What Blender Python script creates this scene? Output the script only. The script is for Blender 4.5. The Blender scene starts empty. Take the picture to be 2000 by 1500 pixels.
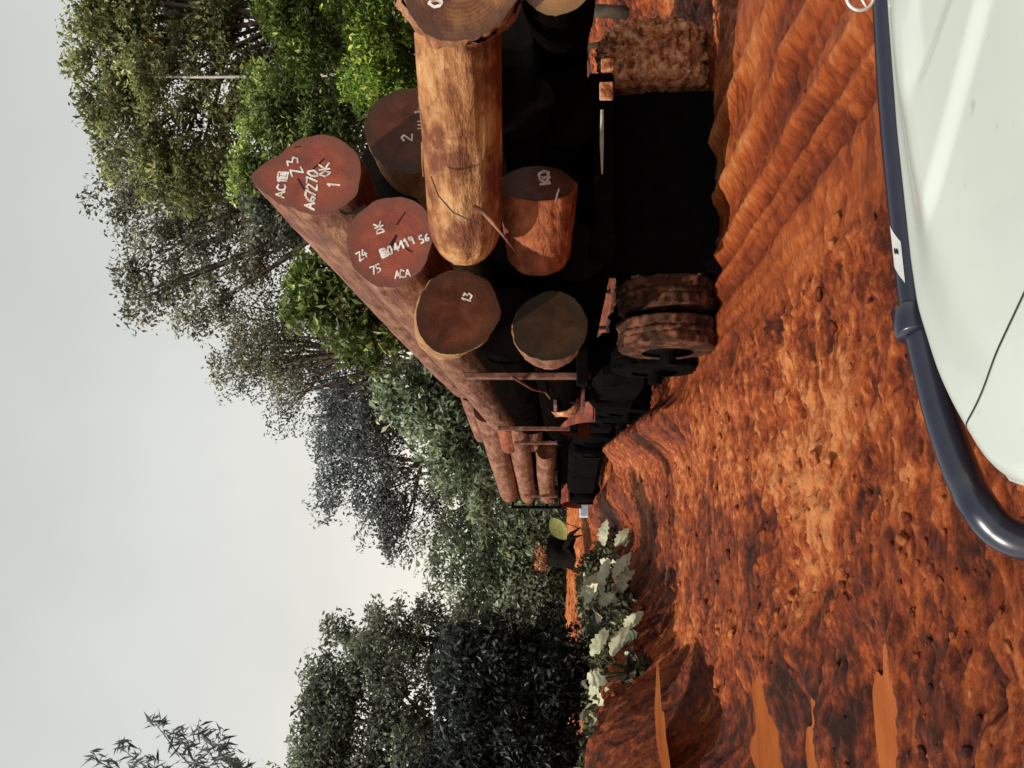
import bpy, math, random
import numpy as np
from mathutils import Vector, Matrix

random.seed(7); RNG = np.random.default_rng(7)
SC = bpy.context.scene
COL = SC.collection
rad = math.radians

# ------------------------------------------------------------------ camera frame
# The photograph is a phone picture lying on its side: the camera is rolled by
# a quarter turn.  (u, v) below are pixels of the picture stood upright (1500 x 2000).
FPX = 1700.0
CAM = np.array([0.0, 0.0, 1.7])
YAW, PIT = rad(9.0), math.atan(90 / FPX)
RGT = np.array([math.cos(YAW), -math.sin(YAW), 0.0])
FWD = np.array([math.sin(YAW) * math.cos(PIT), math.cos(YAW) * math.cos(PIT), math.sin(PIT)])
UPV = np.cross(RGT, FWD)

def ray(u, v):
    return FWD + (u - 750) / FPX * RGT + (1000 - v) / FPX * UPV
def P(u, v, D):
    return CAM + D * ray(u, v)
def on_z(u, v, z):
    r = ray(u, v); return CAM + r * ((z - CAM[2]) / r[2])
def on_plane(u, v, p0, n):
    r = ray(u, v); return CAM + r * (np.dot(p0 - CAM, n) / np.dot(r, n))

# ------------------------------------------------------------------ noise
def _h(ix, iy, iz, s):
    n = (ix * 374761393 + iy * 668265263 + iz * 2147483647 + s * 974711) & 0xFFFFFFFF
    n = ((n ^ (n >> 13)) * 1274126177) & 0xFFFFFFFF
    n = (n ^ (n >> 16)) & 0xFFFFFFFF
    return n.astype(np.float64) / 4294967295.0
def vn(x, y, z=None, s=0):
    x = np.asarray(x, float); y = np.asarray(y, float)
    z = np.zeros_like(x) if z is None else np.asarray(z, float)
    xi, yi, zi = [np.floor(a).astype(np.int64) for a in (x, y, z)]
    f = [a - b for a, b in ((x, xi), (y, yi), (z, zi))]
    f = [t * t * (3 - 2 * t) for t in f]
    r = 0
    for dx in (0, 1):
        for dy in (0, 1):
            for dz in (0, 1):
                w = (f[0] if dx else 1 - f[0]) * (f[1] if dy else 1 - f[1]) * (f[2] if dz else 1 - f[2])
                r = r + w * _h(xi + dx, yi + dy, zi + dz, s)
    return r * 2 - 1
def fbm(x, y, z=None, o=4, s=0):
    r = 0; a = 1.0; t = 0; k = 1.0
    for i in range(o):
        r = r + a * vn(x * k, y * k, None if z is None else z * k, s + i * 17); t += a
        a *= .5; k *= 2.03
    return r / t
def sst(a, b, x):
    t = np.clip((x - a) / (b - a), 0, 1); return t * t * (3 - 2 * t)

# ------------------------------------------------------------------ object helpers
def tag(o, label=None, cat=None, group=None, kind=None):
    if label: o['label'] = label
    if cat: o['category'] = cat
    if group: o['group'] = group
    if kind: o['kind'] = kind
    return o
def mesh_obj(name, verts, faces, mats, parent=None, smooth=True, attrs=None, midx=None):
    me = bpy.data.meshes.new(name)
    verts = np.asarray(verts, float)
    fa = None
    try:
        if len({len(f) for f in faces[:50]} | {len(faces[-1])}) == 1: fa = np.asarray(faces, dtype=np.int32)
    except Exception: fa = None
    if fa is not None and fa.ndim == 2:
        k = fa.shape[1]; nf = len(fa)
        me.vertices.add(len(verts)); me.vertices.foreach_set('co', verts.astype(np.float32).ravel())
        me.loops.add(nf * k); me.loops.foreach_set('vertex_index', fa.ravel())
        me.polygons.add(nf); me.polygons.foreach_set('loop_start', np.arange(nf, dtype=np.int32) * k)
        me.update(calc_edges=True)
    else:
        me.from_pydata(verts.tolist(), [], [list(map(int, f)) for f in faces])
    if not isinstance(mats, (list, tuple)): mats = [mats]
    for m in mats: me.materials.append(m)
    if midx is not None: me.polygons.foreach_set('material_index', midx)
    me.polygons.foreach_set('use_smooth', [bool(smooth)] * len(me.polygons))
    for k, (typ, data) in (attrs or {}).items():
        a = me.attributes.new(k, typ, 'POINT')
        if typ == 'FLOAT': a.data.foreach_set('value', np.asarray(data, np.float32).ravel())
        else: a.data.foreach_set('color', np.asarray(data, np.float32).ravel())
    me.update()
    o = bpy.data.objects.new(name, me); COL.objects.link(o)
    if parent is not None:
        o.parent = parent
        o.matrix_parent_inverse = parent_inv(parent)
    return o
def world_mat(o):
    m = Matrix.Translation(o.location) @ o.rotation_euler.to_matrix().to_4x4()
    return (world_mat(o.parent) @ o.matrix_parent_inverse @ m) if o.parent else m
def parent_inv(p): return world_mat(p).inverted()
def empty(name, loc, label, cat, group=None):
    o = bpy.data.objects.new(name, None); COL.objects.link(o); o.location = Vector(loc)
    o.empty_display_size = .2
    return tag(o, label, cat, group)
def grid_faces(nr, nc, wrap=False):
    f = []
    m = nc if wrap else nc - 1
    for i in range(nr - 1):
        for j in range(m):
            j2 = (j + 1) % nc
            f.append((i * nc + j, i * nc + j2, (i + 1) * nc + j2, (i + 1) * nc + j))
    return f
class MB:
    def __init__(s): s.v = []; s.f = []
    def add(s, v, f):
        b = len(s.v); s.v += [tuple(map(float, p)) for p in v]; s.f += [tuple(i + b for i in q) for q in f]
        return s
    def box(s, c, sx, sy, sz, R=None, bev=.12):
        # bevelled box: chamfered corners
        hx, hy, hz = sx / 2, sy / 2, sz / 2
        b = min(hx, hy, hz) * bev * 2
        prof = [(-hx + b, -hy), (hx - b, -hy), (hx, -hy + b), (hx, hy - b), (hx - b, hy), (-hx + b, hy), (-hx, hy - b), (-hx, -hy + b)]
        v = []
        for z, k in ((-hz, 1), (-hz + b, 0), (hz - b, 0), (hz, 1)):
            for x, y in prof:
                if k: x -= math.copysign(min(b, abs(x)), x); y -= math.copysign(min(b, abs(y)), y)
                v.append((x, y, z))
        f = [q for q in grid_faces(4, 8, True)] + [tuple(range(7, -1, -1)), tuple(range(24, 32))]
        v = np.array(v)
        if R is not None: v = v @ np.asarray(R).T
        return s.add(v + np.asarray(c), f)
    def tube(s, pts, r, n=10, cap=True):
        pts = np.asarray(pts, float); k = len(pts)
        rr = np.full(k, r) if np.isscalar(r) else np.asarray(r, float)
        t = np.gradient(pts, axis=0); t /= np.linalg.norm(t, axis=1)[:, None] + 1e-9
        ref = np.array([0, 0, 1.0]) if abs(t[0][2]) < .8 else np.array([1.0, 0, 0])
        v = []
        a0 = np.cross(ref, t[0]); a0 /= np.linalg.norm(a0)
        for i in range(k):
            a0 = a0 - t[i] * np.dot(a0, t[i]); a0 /= np.linalg.norm(a0)
            b0 = np.cross(t[i], a0)
            for j in range(n):
                th = 2 * math.pi * j / n
                v.append(pts[i] + rr[i] * (math.cos(th) * a0 + math.sin(th) * b0))
        f = grid_faces(k, n, True)
        if cap: f += [tuple(range(n - 1, -1, -1)), tuple(range((k - 1) * n, k * n))]
        return s.add(v, f)
    def build(s, name, mat, parent=None, smooth=False): return mesh_obj(name, s.v, s.f, mat, parent, smooth)

# ------------------------------------------------------------------ materials
def new_mat(name):
    m = bpy.data.materials.new(name); m.use_nodes = True
    nt = m.node_tree; b = nt.nodes['Principled BSDF']
    return m, nt, b
def nd(nt, t, **kw):
    n = nt.nodes.new(t)
    for k, v in kw.items():
        if k in n.inputs.keys(): n.inputs[k].default_value = v
        else: setattr(n, k, v)
    return n
def ramp(nt, fac, stops):
    r = nt.nodes.new('ShaderNodeValToRGB'); e = r.color_ramp.elements
    while len(e) > 1: e.remove(e[0])
    for i, (p, c) in enumerate(stops):
        q = e[0] if i == 0 else e.new(p)
        q.position = p; q.color = (*c, 1)
    nt.links.new(fac, r.inputs['Fac']); return r.outputs['Color']
def noise_mat(name, stops, scale=6, rough=.7, bump=.3, bdist=.02, stretch=(1, 1, 1), detail=8, bscale=None, spec=.4, metal=0, coat=0, dirt=None, coords='Object'):
    m, nt, b = new_mat(name); L = nt.links.new
    tc = nd(nt, 'ShaderNodeTexCoord'); mp = nd(nt, 'ShaderNodeMapping'); mp.inputs['Scale'].default_value = stretch
    L(tc.outputs[coords], mp.inputs['Vector'])
    n1 = nd(nt, 'ShaderNodeTexNoise', Scale=scale, Detail=detail, Roughness=.62); L(mp.outputs[0], n1.inputs['Vector'])
    c = ramp(nt, n1.outputs['Fac'], stops)
    if dirt:
        n3 = nd(nt, 'ShaderNodeTexNoise', Scale=dirt[1], Detail=6., Roughness=.65); L(tc.outputs[coords], n3.inputs['Vector'])
        mr = nd(nt, 'ShaderNodeMapRange'); L(n3.outputs['Fac'], mr.inputs[0]); mr.inputs[1].default_value = dirt[2]; mr.inputs[2].default_value = dirt[2] + .12
        mx = nd(nt, 'ShaderNodeMix', data_type='RGBA'); L(mr.outputs[0], mx.inputs[0]); L(c, mx.inputs[6]); mx.inputs[7].default_value = (*dirt[0], 1)
        c = mx.outputs[2]
    L(c, b.inputs['Base Color'])
    n2 = nd(nt, 'ShaderNodeTexNoise', Scale=bscale or scale * 3, Detail=8., Roughness=.65); L(mp.outputs[0], n2.inputs['Vector'])
    bp = nd(nt, 'ShaderNodeBump', Strength=bump, Distance=bdist); L(n2.outputs['Fac'], bp.inputs['Height']); L(bp.outputs[0], b.inputs['Normal'])
    b.inputs['Roughness'].default_value = rough; b.inputs['Specular IOR Level'].default_value = spec
    b.inputs['Metallic'].default_value = metal; b.inputs['Coat Weight'].default_value = coat
    return m

# laterite road mud: colour from noise and from an attribute 'tone'
def mud_mat():
    m, nt, b = new_mat('laterite_mud'); L = nt.links.new
    tc = nd(nt, 'ShaderNodeTexCoord')
    n1 = nd(nt, 'ShaderNodeTexNoise', Scale=1.1, Detail=10., Roughness=.68); L(tc.outputs['Object'], n1.inputs['Vector'])
    mp2 = nd(nt, 'ShaderNodeMapping'); mp2.inputs['Scale'].default_value = (.42, 1, 1); L(tc.outputs['Object'], mp2.inputs['Vector'])
    n2 = nd(nt, 'ShaderNodeTexNoise', Scale=15., Detail=9., Roughness=.72); L(mp2.outputs[0], n2.inputs['Vector'])
    at = nd(nt, 'ShaderNodeAttribute', attribute_name='tone')
    a1 = nd(nt, 'ShaderNodeMath', operation='MULTIPLY_ADD'); L(n1.outputs['Fac'], a1.inputs[0]); a1.inputs[1].default_value = 1.15; a1.inputs[2].default_value = -.575
    a2 = nd(nt, 'ShaderNodeMath', operation='MULTIPLY_ADD'); L(n2.outputs['Fac'], a2.inputs[0]); a2.inputs[1].default_value = 1.75; nt.nodes[a2.name].label = ''; L(a1.outputs[0], a2.inputs[2])  # strong fine contrast paints bright glints and dark pits into the mud
    a3 = nd(nt, 'ShaderNodeMath', operation='ADD'); off = nd(nt, 'ShaderNodeMath', operation='SUBTRACT'); at2 = nd(nt, 'ShaderNodeAttribute', attribute_name='trk')
    cen = nd(nt, 'ShaderNodeMath', operation='SUBTRACT'); L(a2.outputs[0], cen.inputs[0]); cen.inputs[1].default_value = .875
    kk = nd(nt, 'ShaderNodeMath', operation='MULTIPLY_ADD'); L(at2.outputs['Fac'], kk.inputs[0]); kk.inputs[1].default_value = -.72; kk.inputs[2].default_value = 1.0
    sc_ = nd(nt, 'ShaderNodeMath', operation='MULTIPLY_ADD'); L(cen.outputs[0], sc_.inputs[0]); L(kk.outputs[0], sc_.inputs[1]); sc_.inputs[2].default_value = .605
    L(sc_.outputs[0], off.inputs[0]); off.inputs[1].default_value = .125; L(off.outputs[0], a3.inputs[0]); L(at.outputs['Fac'], a3.inputs[1])
    c = ramp(nt, a3.outputs[0], [(.16, (.028, .007, .003)), (.36, (.085, .015, .005)), (.54, (.205, .036, .008)), (.74, (.39, .088, .018)), (.95, (.58, .22, .075))])
    L(c, b.inputs['Base Color'])
    mp = nd(nt, 'ShaderNodeMapping'); mp.inputs['Scale'].default_value = (.4, 1, 1); L(tc.outputs['Object'], mp.inputs['Vector'])
    n3 = nd(nt, 'ShaderNodeTexNoise', Scale=30., Detail=10., Roughness=.75); L(mp.outputs[0], n3.inputs['Vector'])
    bp = nd(nt, 'ShaderNodeBump', Strength=1.0, Distance=.035); L(n3.outputs['Fac'], bp.inputs['Height']); L(bp.outputs[0], b.inputs['Normal'])
    rr = nd(nt, 'ShaderNodeMapRange'); L(n2.outputs['Fac'], rr.inputs[0]); rr.inputs[1].default_value = .35; rr.inputs[2].default_value = .65; rr.inputs[3].default_value = .24; rr.inputs[4].default_value = .85
    L(rr.outputs[0], b.inputs['Roughness']); b.inputs['Specular IOR Level'].default_value = .26
    return m
M = {}
M['mud'] = mud_mat()
M['cake'] = noise_mat('caked_mud', [(.36, (.12, .03, .012)), (.48, (.48, .17, .07)), (.62, (.72, .40, .22))], 9, .75, .9, .03)
M['floor'] = noise_mat('forest_floor', [(.3, (.015, .018, .008)), (.55, (.05, .04, .018)), (.75, (.10, .06, .03))], .8, .9, .6, .05)
M['bank'] = noise_mat('bank_earth', [(.3, (.035, .014, .007)), (.5, (.15, .055, .022)), (.7, (.30, .13, .055))], 2.2, .85, .8, .05)
M['redbank'] = noise_mat('red_bank', [(.3, (.26, .06, .03)), (.55, (.42, .12, .06)), (.75, (.55, .22, .12))], .9, .85, .6, .05)
M['puddle'] = noise_mat('puddle_water', [(.35, (.28, .068, .014)), (.65, (.38, .11, .028))], 3.0, .22, .35, .015, (.5, 1, 1), spec=.3)
def bark(name, stops, dirt, sp=.35, st=(1, .22, 1)): return noise_mat(name, stops, 7, .6, 1.0, .05, st, 10, 15, sp, dirt=dirt)
M['bark_tan'] = bark('bark_tan', [(.28, (.12, .045, .015)), (.45, (.33, .15, .05)), (.6, (.46, .26, .10)), (.8, (.58, .40, .19))], ((.24, .075, .025), 2.2, .56))
M['bark_brown'] = bark('bark_brown', [(.28, (.07, .024, .014)), (.5, (.23, .092, .050)), (.72, (.42, .22, .13))], ((.14, .042, .022), 2.0, .51))
M['bark_red'] = bark('bark_red', [(.28, (.08, .02, .008)), (.5, (.30, .075, .025)), (.72, (.46, .16, .06))], ((.13, .03, .012), 3.0, .53))
M['bark_shade_dark'] = bark('bark_shade_dark', [(.3, (.002, .002, .002)), (.6, (.006, .004, .003)), (.8, (.012, .007, .005))], ((.006, .003, .002), 2.0, .55), 0.0)  # near-black bark: shade inside the pile put into the colour
M['bark_torn'] = bark('bark_torn', [(.28, (.09, .03, .014)), (.48, (.32, .13, .06)), (.7, (.52, .28, .15))], ((.10, .03, .014), 4.0, .52))
M['bark_pale'] = bark('bark_pale', [(.30, (.08, .024, .009)), (.42, (.30, .115, .04)), (.55, (.50, .25, .10)), (.75, (.62, .42, .20))], ((.17, .050, .020), 2.2, .47), .35, (.3, .8, 1))
def cut_mat(name, dark, mid, light, spec=.5):
    m, nt, b = new_mat(name); L = nt.links.new
    tc = nd(nt, 'ShaderNodeTexCoord')
    n1 = nd(nt, 'ShaderNodeTexNoise', Scale=3.2, Detail=9., Roughness=.65, Distortion=.6); L(tc.outputs['Object'], n1.inputs['Vector'])
    at = nd(nt, 'ShaderNodeAttribute', attribute_name='rad')
    rg = nd(nt, 'ShaderNodeMath', operation='MULTIPLY'); L(at.outputs['Fac'], rg.inputs[0]); rg.inputs[1].default_value = 95
    sn = nd(nt, 'ShaderNodeMath', operation='SINE'); L(rg.outputs[0], sn.inputs[0])
    ad = nd(nt, 'ShaderNodeMath', operation='MULTIPLY_ADD'); L(sn.outputs[0], ad.inputs[0]); ad.inputs[1].default_value = .025; L(n1.outputs['Fac'], ad.inputs[2])
    c = ramp(nt, ad.outputs[0], [(.3, dark), (.5, mid), (.72, light)])
    # sapwood / muddy rim
    rim = nd(nt, 'ShaderNodeMapRange'); L(at.outputs['Fac'], rim.inputs[0]); rim.inputs[1].default_value = .62; rim.inputs[2].default_value = 1.0; rim.inputs[4].default_value = .85
    mx = nd(nt, 'ShaderNodeMix', data_type='RGBA'); L(rim.outputs[0], mx.inputs[0]); L(c, mx.inputs[6]); mx.inputs[7].default_value = (dark[0] * 1.5, dark[1] * 2.4, dark[2] * 2.6, 1)
    L(mx.outputs[2], b.inputs['Base Color'])
    n2 = nd(nt, 'ShaderNodeTexNoise', Scale=22., Detail=6., Roughness=.7); L(tc.outputs['Object'], n2.inputs['Vector'])
    bp = nd(nt, 'ShaderNodeBump', Strength=.45, Distance=.012); L(n2.outputs['Fac'], bp.inputs['Height']); L(bp.outputs[0], b.inputs['Normal'])
    b.inputs['Roughness'].default_value = .34; b.inputs['Specular IOR Level'].default_value = spec; b.inputs['Coat Weight'].default_value = .35 * (spec > .4); b.inputs['Coat Roughness'].default_value = .25
    return m
M['cut_red'] = cut_mat('cut_red', (.085, .015, .007), (.25, .036, .012), (.36, .080, .026))
M['cut_brown'] = cut_mat('cut_brown', (.030, .009, .005), (.085, .024, .012), (.16, .055, .028), .22)
M['cut_shade_dark'] = cut_mat('cut_shade_dark', (.002, .0015, .0015), (.004, .003, .002), (.008, .004, .003), .08)  # near-black cut ends carrying the pile's shade in their colour
M['cut_dim'] = cut_mat('cut_dim', (.012, .006, .003), (.03, .014, .007), (.06, .03, .013), .15)  # dimmed cut colour with the low log's shade in it
M['cut_split'] = cut_mat('cut_split', (.05, .016, .010), (.12, .04, .02), (.36, .17, .06))
M['cut_tan'] = cut_mat('cut_tan', (.10, .035, .012), (.22, .09, .03), (.38, .18, .06))
M['crack'] = noise_mat('wood_crack', [(.3, (.004, .002, .001)), (.7, (.012, .004, .003))], 8, .9, .2)
M['paint'] = noise_mat('chalk_paint', [(.30, (.26, .10, .07)), (.40, (.55, .45, .40)), (.55, (.82, .80, .76))], 14, .7, .2, .003)
M['black_steel'] = noise_mat('black_steel', [(.3, (.002, .002, .002)), (.7, (.007, .006, .006))], 5, 1.0, .3, .01, spec=.02, dirt=((.02, .008, .005), 3., .62))
M['rubber'] = noise_mat('muddy_rubber', [(.3, (.022, .011, .008)), (.6, (.055, .024, .015))], 8, .85, .5, .01, spec=.12, dirt=((.15, .060, .036), 5., .50))
M['rubber_shade'] = noise_mat('black_rubber', [(.3, (.0015, .0015, .0015)), (.7, (.004, .0035, .0035))], 8, 1.0, .3, .01, spec=.05)  # rubber blackened: shade under the trailers put into the colour
M['rust_steel'] = noise_mat('rusty_steel', [(.3, (.05, .018, .012)), (.55, (.15, .06, .04)), (.8, (.40, .24, .18))], 9, .6, .5, .01)
M['pinkish'] = noise_mat('muddy_red_paint', [(.3, (.10, .022, .014)), (.55, (.24, .06, .035)), (.75, (.40, .16, .10))], 4, .6, .4, .01)
M['bar'] = noise_mat('bar_coating', [(.3, (.007, .009, .022)), (.7, (.012, .014, .034))], 20, .30, .04, .002, spec=.6, coat=.5)
M['chrome'] = noise_mat('chrome', [(.3, (.85, .84, .82)), (.7, (.95, .94, .93))], 20, .25, .02, .001, metal=.6)
M['white_paint'] = None
def car_mat():
    m, nt, b = new_mat('car_white'); L = nt.links.new
    tc = nd(nt, 'ShaderNodeTexCoord')
    n1 = nd(nt, 'ShaderNodeTexNoise', Scale=3., Detail=5., Roughness=.5); L(tc.outputs['Object'], n1.inputs['Vector'])
    c = ramp(nt, n1.outputs['Fac'], [(.3, (.47, .525, .49)), (.7, (.52, .575, .535))])
    n2 = nd(nt, 'ShaderNodeTexNoise', Scale=26., Detail=2., Roughness=.5); L(tc.outputs['Object'], n2.inputs['Vector'])
    mr = nd(nt, 'ShaderNodeMapRange'); L(n2.outputs['Fac'], mr.inputs[0]); mr.inputs[1].default_value = .71; mr.inputs[2].default_value = .77; mr.inputs[4].default_value = .35
    mx = nd(nt, 'ShaderNodeMix', data_type='RGBA'); L(mr.outputs[0], mx.inputs[0]); L(c, mx.inputs[6]); mx.inputs[7].default_value = (.27, .20, .15, 1)
    L(mx.outputs[2], b.inputs['Base Color'])
    b.inputs['Roughness'].default_value = .35; b.inputs['Coat Weight'].default_value = .5; b.inputs['Coat Roughness'].default_value = .06
    b.inputs['Specular IOR Level'].default_value = .4
    return m
M['car'] = car_mat()
M['seam'] = noise_mat('seam_dark', [(.3, (.02, .02, .018)), (.7, (.04, .04, .035))], 8, .8, .1)
M['sticker'] = noise_mat('white_sticker', [(.3, (.42, .42, .41)), (.7, (.55, .55, .54))], 12, .5, .05)
M['glass'] = noise_mat('lamp_glass', [(.3, (.55, .6, .65)), (.7, (.8, .85, .9))], 9, .15, .05, spec=.6)
M['bluegrey'] = noise_mat('bluish_metal', [(.3, (.35, .45, .55)), (.7, (.6, .7, .8))], 9, .3, .1)
M['trunk_pale'] = noise_mat('pale_trunk', [(.3, (.30, .27, .24)), (.7, (.58, .54, .48))], 3, .8, .5, .02)
M['trunk'] = noise_mat('tree_trunk', [(.3, (.035, .028, .02)), (.7, (.12, .10, .075))], 3, .85, .7, .03)
M['stump'] = noise_mat('charred_stump', [(.3, (.003, .003, .003)), (.7, (.011, .009, .008))], 4, 1.0, .8, .03, spec=.05)

def leaf_mat(name, transl=.36, gloss=.45):
    m, nt, b = new_mat(name); L = nt.links.new
    at = nd(nt, 'ShaderNodeAttribute', attribute_name='leafcol')
    L(at.outputs['Color'], b.inputs['Base Color']); b.inputs['Roughness'].default_value = gloss
    b.inputs['Specular IOR Level'].default_value = .35
    tr = nd(nt, 'ShaderNodeBsdfTranslucent')
    hs = nd(nt, 'ShaderNodeHueSaturation', Saturation=1.15, Value=1.3); L(at.outputs['Color'], hs.inputs['Color']); L(hs.outputs[0], tr.inputs['Color'])
    mx = nd(nt, 'ShaderNodeMixShader'); mx.inputs[0].default_value = transl
    L(b.outputs[0], mx.inputs[1]); L(tr.outputs[0], mx.inputs[2]); L(mx.outputs[0], nt.nodes['Material Output'].inputs['Surface'])
    return m
M['leaf'] = leaf_mat('foliage_leaf')

# ------------------------------------------------------------------ terrain
def road_centre(Y): return 1.2 - .0016 * np.maximum(Y - 10, 0) ** 2
def base_height(X, Y):
    X = np.asarray(X, float); Y = np.asarray(Y, float)
    h = .30 * sst(12, 26, Y)
    # windrow of soil alongside the second trailer
    cx = 1.0 - .085 * (Y - 15)
    h = h + .50 * np.exp(-((X - cx) / .55) ** 2) * sst(13, 18, Y) * (1 - sst(25, 30, Y))
    h = h + .55 * np.exp(-((X - 1.38 - .01 * (Y - 11)) / .30) ** 2) * sst(10.2, 12.2, Y) * (1 - sst(17, 19, Y))
    # left bank
    e = -2.15 - .05 * (Y - 10) + .75 * sst(9.5, 12, Y) + .27 * np.clip(Y - 12, 0, 7) + .35 * fbm(Y * .5, X * 0 + 3.3, None, 3, 5) + .10 * np.maximum(0, 8 - Y)*-1
    h = h + 1.3 * sst(-.2, 1.2, e - X) * sst(6.5, 9.5, Y) * (1 - .38 * sst(11, 15, Y)) * (1 - sst(22, 27, Y))
    # far red slope where the road turns away
    h = h + 1.0 * sst(29, 36, Y + .15 * X)
    # right verge
    h = h + .8 * sst(7.5, 11, X)
    return h
def clods(X, Y):
    w = .45 * fbm(X * .7, Y * .7, None, 3, 3)
    a = fbm(X * 2.3 + w, Y * 2.3, None, 3, 11)
    b = 1 - np.abs(fbm(X * 2.5 + w, Y * 5.6 + w, None, 3, 21)) * 2.2
    c = 1 - np.abs(fbm(X * 5.0 + w, Y * 16.5, None, 3, 31)) * 2.2
    d = fbm(X * 15, Y * 38, None, 3, 41)
    return a, b, c, d
PUD = [(10, 1410, 120, 16), (20, 1499, 140, 30), (20, 1602, 115, 22), (70, 1742, 160, 26)]
PUDW = []
for (u, v, ru, rv) in PUD:
    c = on_z(u, v, -.07); PUDW.append((c, abs(on_z(u + ru, v, -.07)[0] - c[0]), abs(on_z(u, v - rv, -.07)[1] - on_z(u, v + rv, -.07)[1]) / 2))
def road_height(X, Y):
    h = base_height(X, Y)
    a, b, c, d = clods(X, Y)
    # wheel tracks on the right, running along the road
    k = sst(1.55, 1.85, X) * (1 - sst(4.6, 5.3, X)) * (1 - sst(9.5, 13, Y))
    wob = X + .035 * vn(Y * .8, Y * 0 + 2.2, None, 8)
    def ridge(c, w, hgt): return hgt * np.clip(1.25 - np.abs(wob - c) / w, 0, 1)
    br_ = .7 + .5 * vn(Y * 1.7, X * .5, None, 61)
    prof = (ridge(2.50, .045, .060) + ridge(2.79, .065, .095) + ridge(3.38, .12, .12) + ridge(4.10, .15, .10)) * br_
    prof = prof - .04 * np.exp(-((wob - 2.64) / .045) ** 2) - .035 * np.exp(-((wob - 3.08) / .10) ** 2) - .025 * np.exp(-((wob - 2.33) / .08) ** 2)
    lug = .022 * np.sin(Y * 78 + 9 * vn(X * 2, Y * 1.5, None, 4)) * np.exp(-((wob - 2.0) / .22) ** 4) * sst(-.3, .2, vn(X * 3, Y * 3, None, 14))
    st_ = vn(wob * 13, Y * .22, None, 71); st2 = vn(wob * 31, Y * .5, None, 72)
    prof = prof + .020 * st_ + .005 * st2
    lug = lug - .03 * (np.sin(Y * 19) > .2) * np.exp(-((wob - 2.33) / .07) ** 4)
    lug = lug + .010 * np.sin(Y * 60 - 20 * np.abs(wob - 2.64)) * np.exp(-((wob - 2.68) / .1) ** 2)
    lug = lug + .012 * np.sin(Y * 46 + 14 * np.abs(wob - 3.08)) * np.exp(-((wob - 3.08) / .16) ** 2)
    rough = .060 * a + .055 * (b - .4) + .026 * (c - .4) + .016 * d
    fine = .008 * a + .007 * (b - .4) + .006 * (c - .4) + .012 * d
    amp = 1 + .5 * np.clip(fbm(X * .45, Y * .45, None, 2, 77), -1, 1)
    hh = h + (1 - k) * rough * amp + k * (fine + prof + lug)
    # broad waves / old ruts across the middle
    hh = hh + .05 * fbm(X * .9, Y * .35, None, 2, 51) * (1 - k)
    qs = [((X - cc[0]) / (rx * 1.25)) ** 2 + ((Y - cc[1]) / (ry * 1.7)) ** 2 for (cc, rx, ry) in PUDW]
    for q in qs: hh = hh + .05 * np.exp(-(q - 2.2) ** 2 / .8) * (1 + a)
    for q in qs: mk = np.exp(-q ** 2); hh = hh * (1 - mk) + (h - .15) * mk
    tone = .02 * a + .20 * (b - .45) * (1 - .5 * k) + .12 * (c - .45) + .30 * fbm(X * .75 + 5, Y * .5, None, 4, 91) + k * (.08 + 2.6 * prof + 3.0 * lug)  # lit crests and shaded hollows put into the tone, plus random variation
    # lighter band across the middle of the road
    band = np.exp(-((X - .55 - .03 * (Y - 5)) / .55) ** 2) * sst(3, 4, Y) * (1 - sst(13, 17, Y))
    tone = tone + .16 * band + .2 * sst(28, 34, Y) - .04 * sst(-.2, -1.4, X) + .045 + .10 * sst(-1.9, -2.6, X)  # left bank lightened to look sunlit, in the mud colour
    for q in qs: tone = tone - .09 * np.exp(-(q - 1.4) ** 2 / .4)
    global TRK; TRK = k
    return hh, tone

nr, nc = 900, 720
Ds = np.concatenate([np.linspace(.5, 1.55, 20, endpoint=False), np.exp(np.linspace(math.log(1.55), math.log(46), nr - 20))])
uu_ = np.linspace(-1, 1, nc); ts = .62 * uu_ + .68 * uu_ ** 7 + .03
DD, TT = np.meshgrid(Ds, ts, indexing='ij')
F2 = np.array([math.sin(YAW), math.cos(YAW)]); R2 = np.array([math.cos(YAW), -math.sin(YAW)])
GX = DD * F2[0] + DD * TT * R2[0]; GY = DD * F2[1] + DD * TT * R2[1]
GZ, GT = road_height(GX, GY)
road = mesh_obj('dirt_road', np.stack([GX, GY, GZ], -1).reshape(-1, 3), grid_faces(nr, nc), M['mud'], attrs={'tone': ('FLOAT', GT), 'trk': ('FLOAT', TRK)})
tag(road, 'churned wet red dirt road with clods and wheel tracks', 'road', kind='structure')
def gz(X, Y): return float(base_height(np.array([X]), np.array([Y]))[0])
# the big ground sheet to the horizon, below the road
gs = np.concatenate([-np.geomspace(900, 12, 26), np.linspace(-10, 10, 21), np.geomspace(12, 900, 26)])
gx, gy = np.meshgrid(gs, gs, indexing='ij')
gzz = -.45 + 1.2 * sst(40, 60, gy) + .3 * fbm(gx * .1, gy * .1, None, 2, 9) * sst(20, 60, np.hypot(gx, gy))
ground = mesh_obj('ground', np.stack([gx, gy, gzz], -1).reshape(-1, 3), grid_faces(len(gs), len(gs)), M['floor'])
tag(ground, 'dark forest floor around the road', 'ground', kind='structure')

# puddles
for i, (c, rx, ry) in enumerate(PUDW):
    n = 40; v = [(c[0], c[1], -.075 + gz(c[0], c[1]))]
    for j in range(n):
        t = 2 * math.pi * j / n; k = 1.25 * (1 + .25 * math.sin(3 * t + i) + .12 * math.sin(7 * t + 2 * i))
        v.append((c[0] + rx * k * math.cos(t), c[1] + ry * k * math.sin(t), v[0][2]))
    o = mesh_obj('puddle', v, [(0, 1 + j, 1 + (j + 1) % n) for j in range(n)], M['puddle'])
    tag(o, 'shallow orange muddy puddle in the roadside ruts', 'puddle', 'muddy puddles in the left ruts', 'structure')

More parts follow.
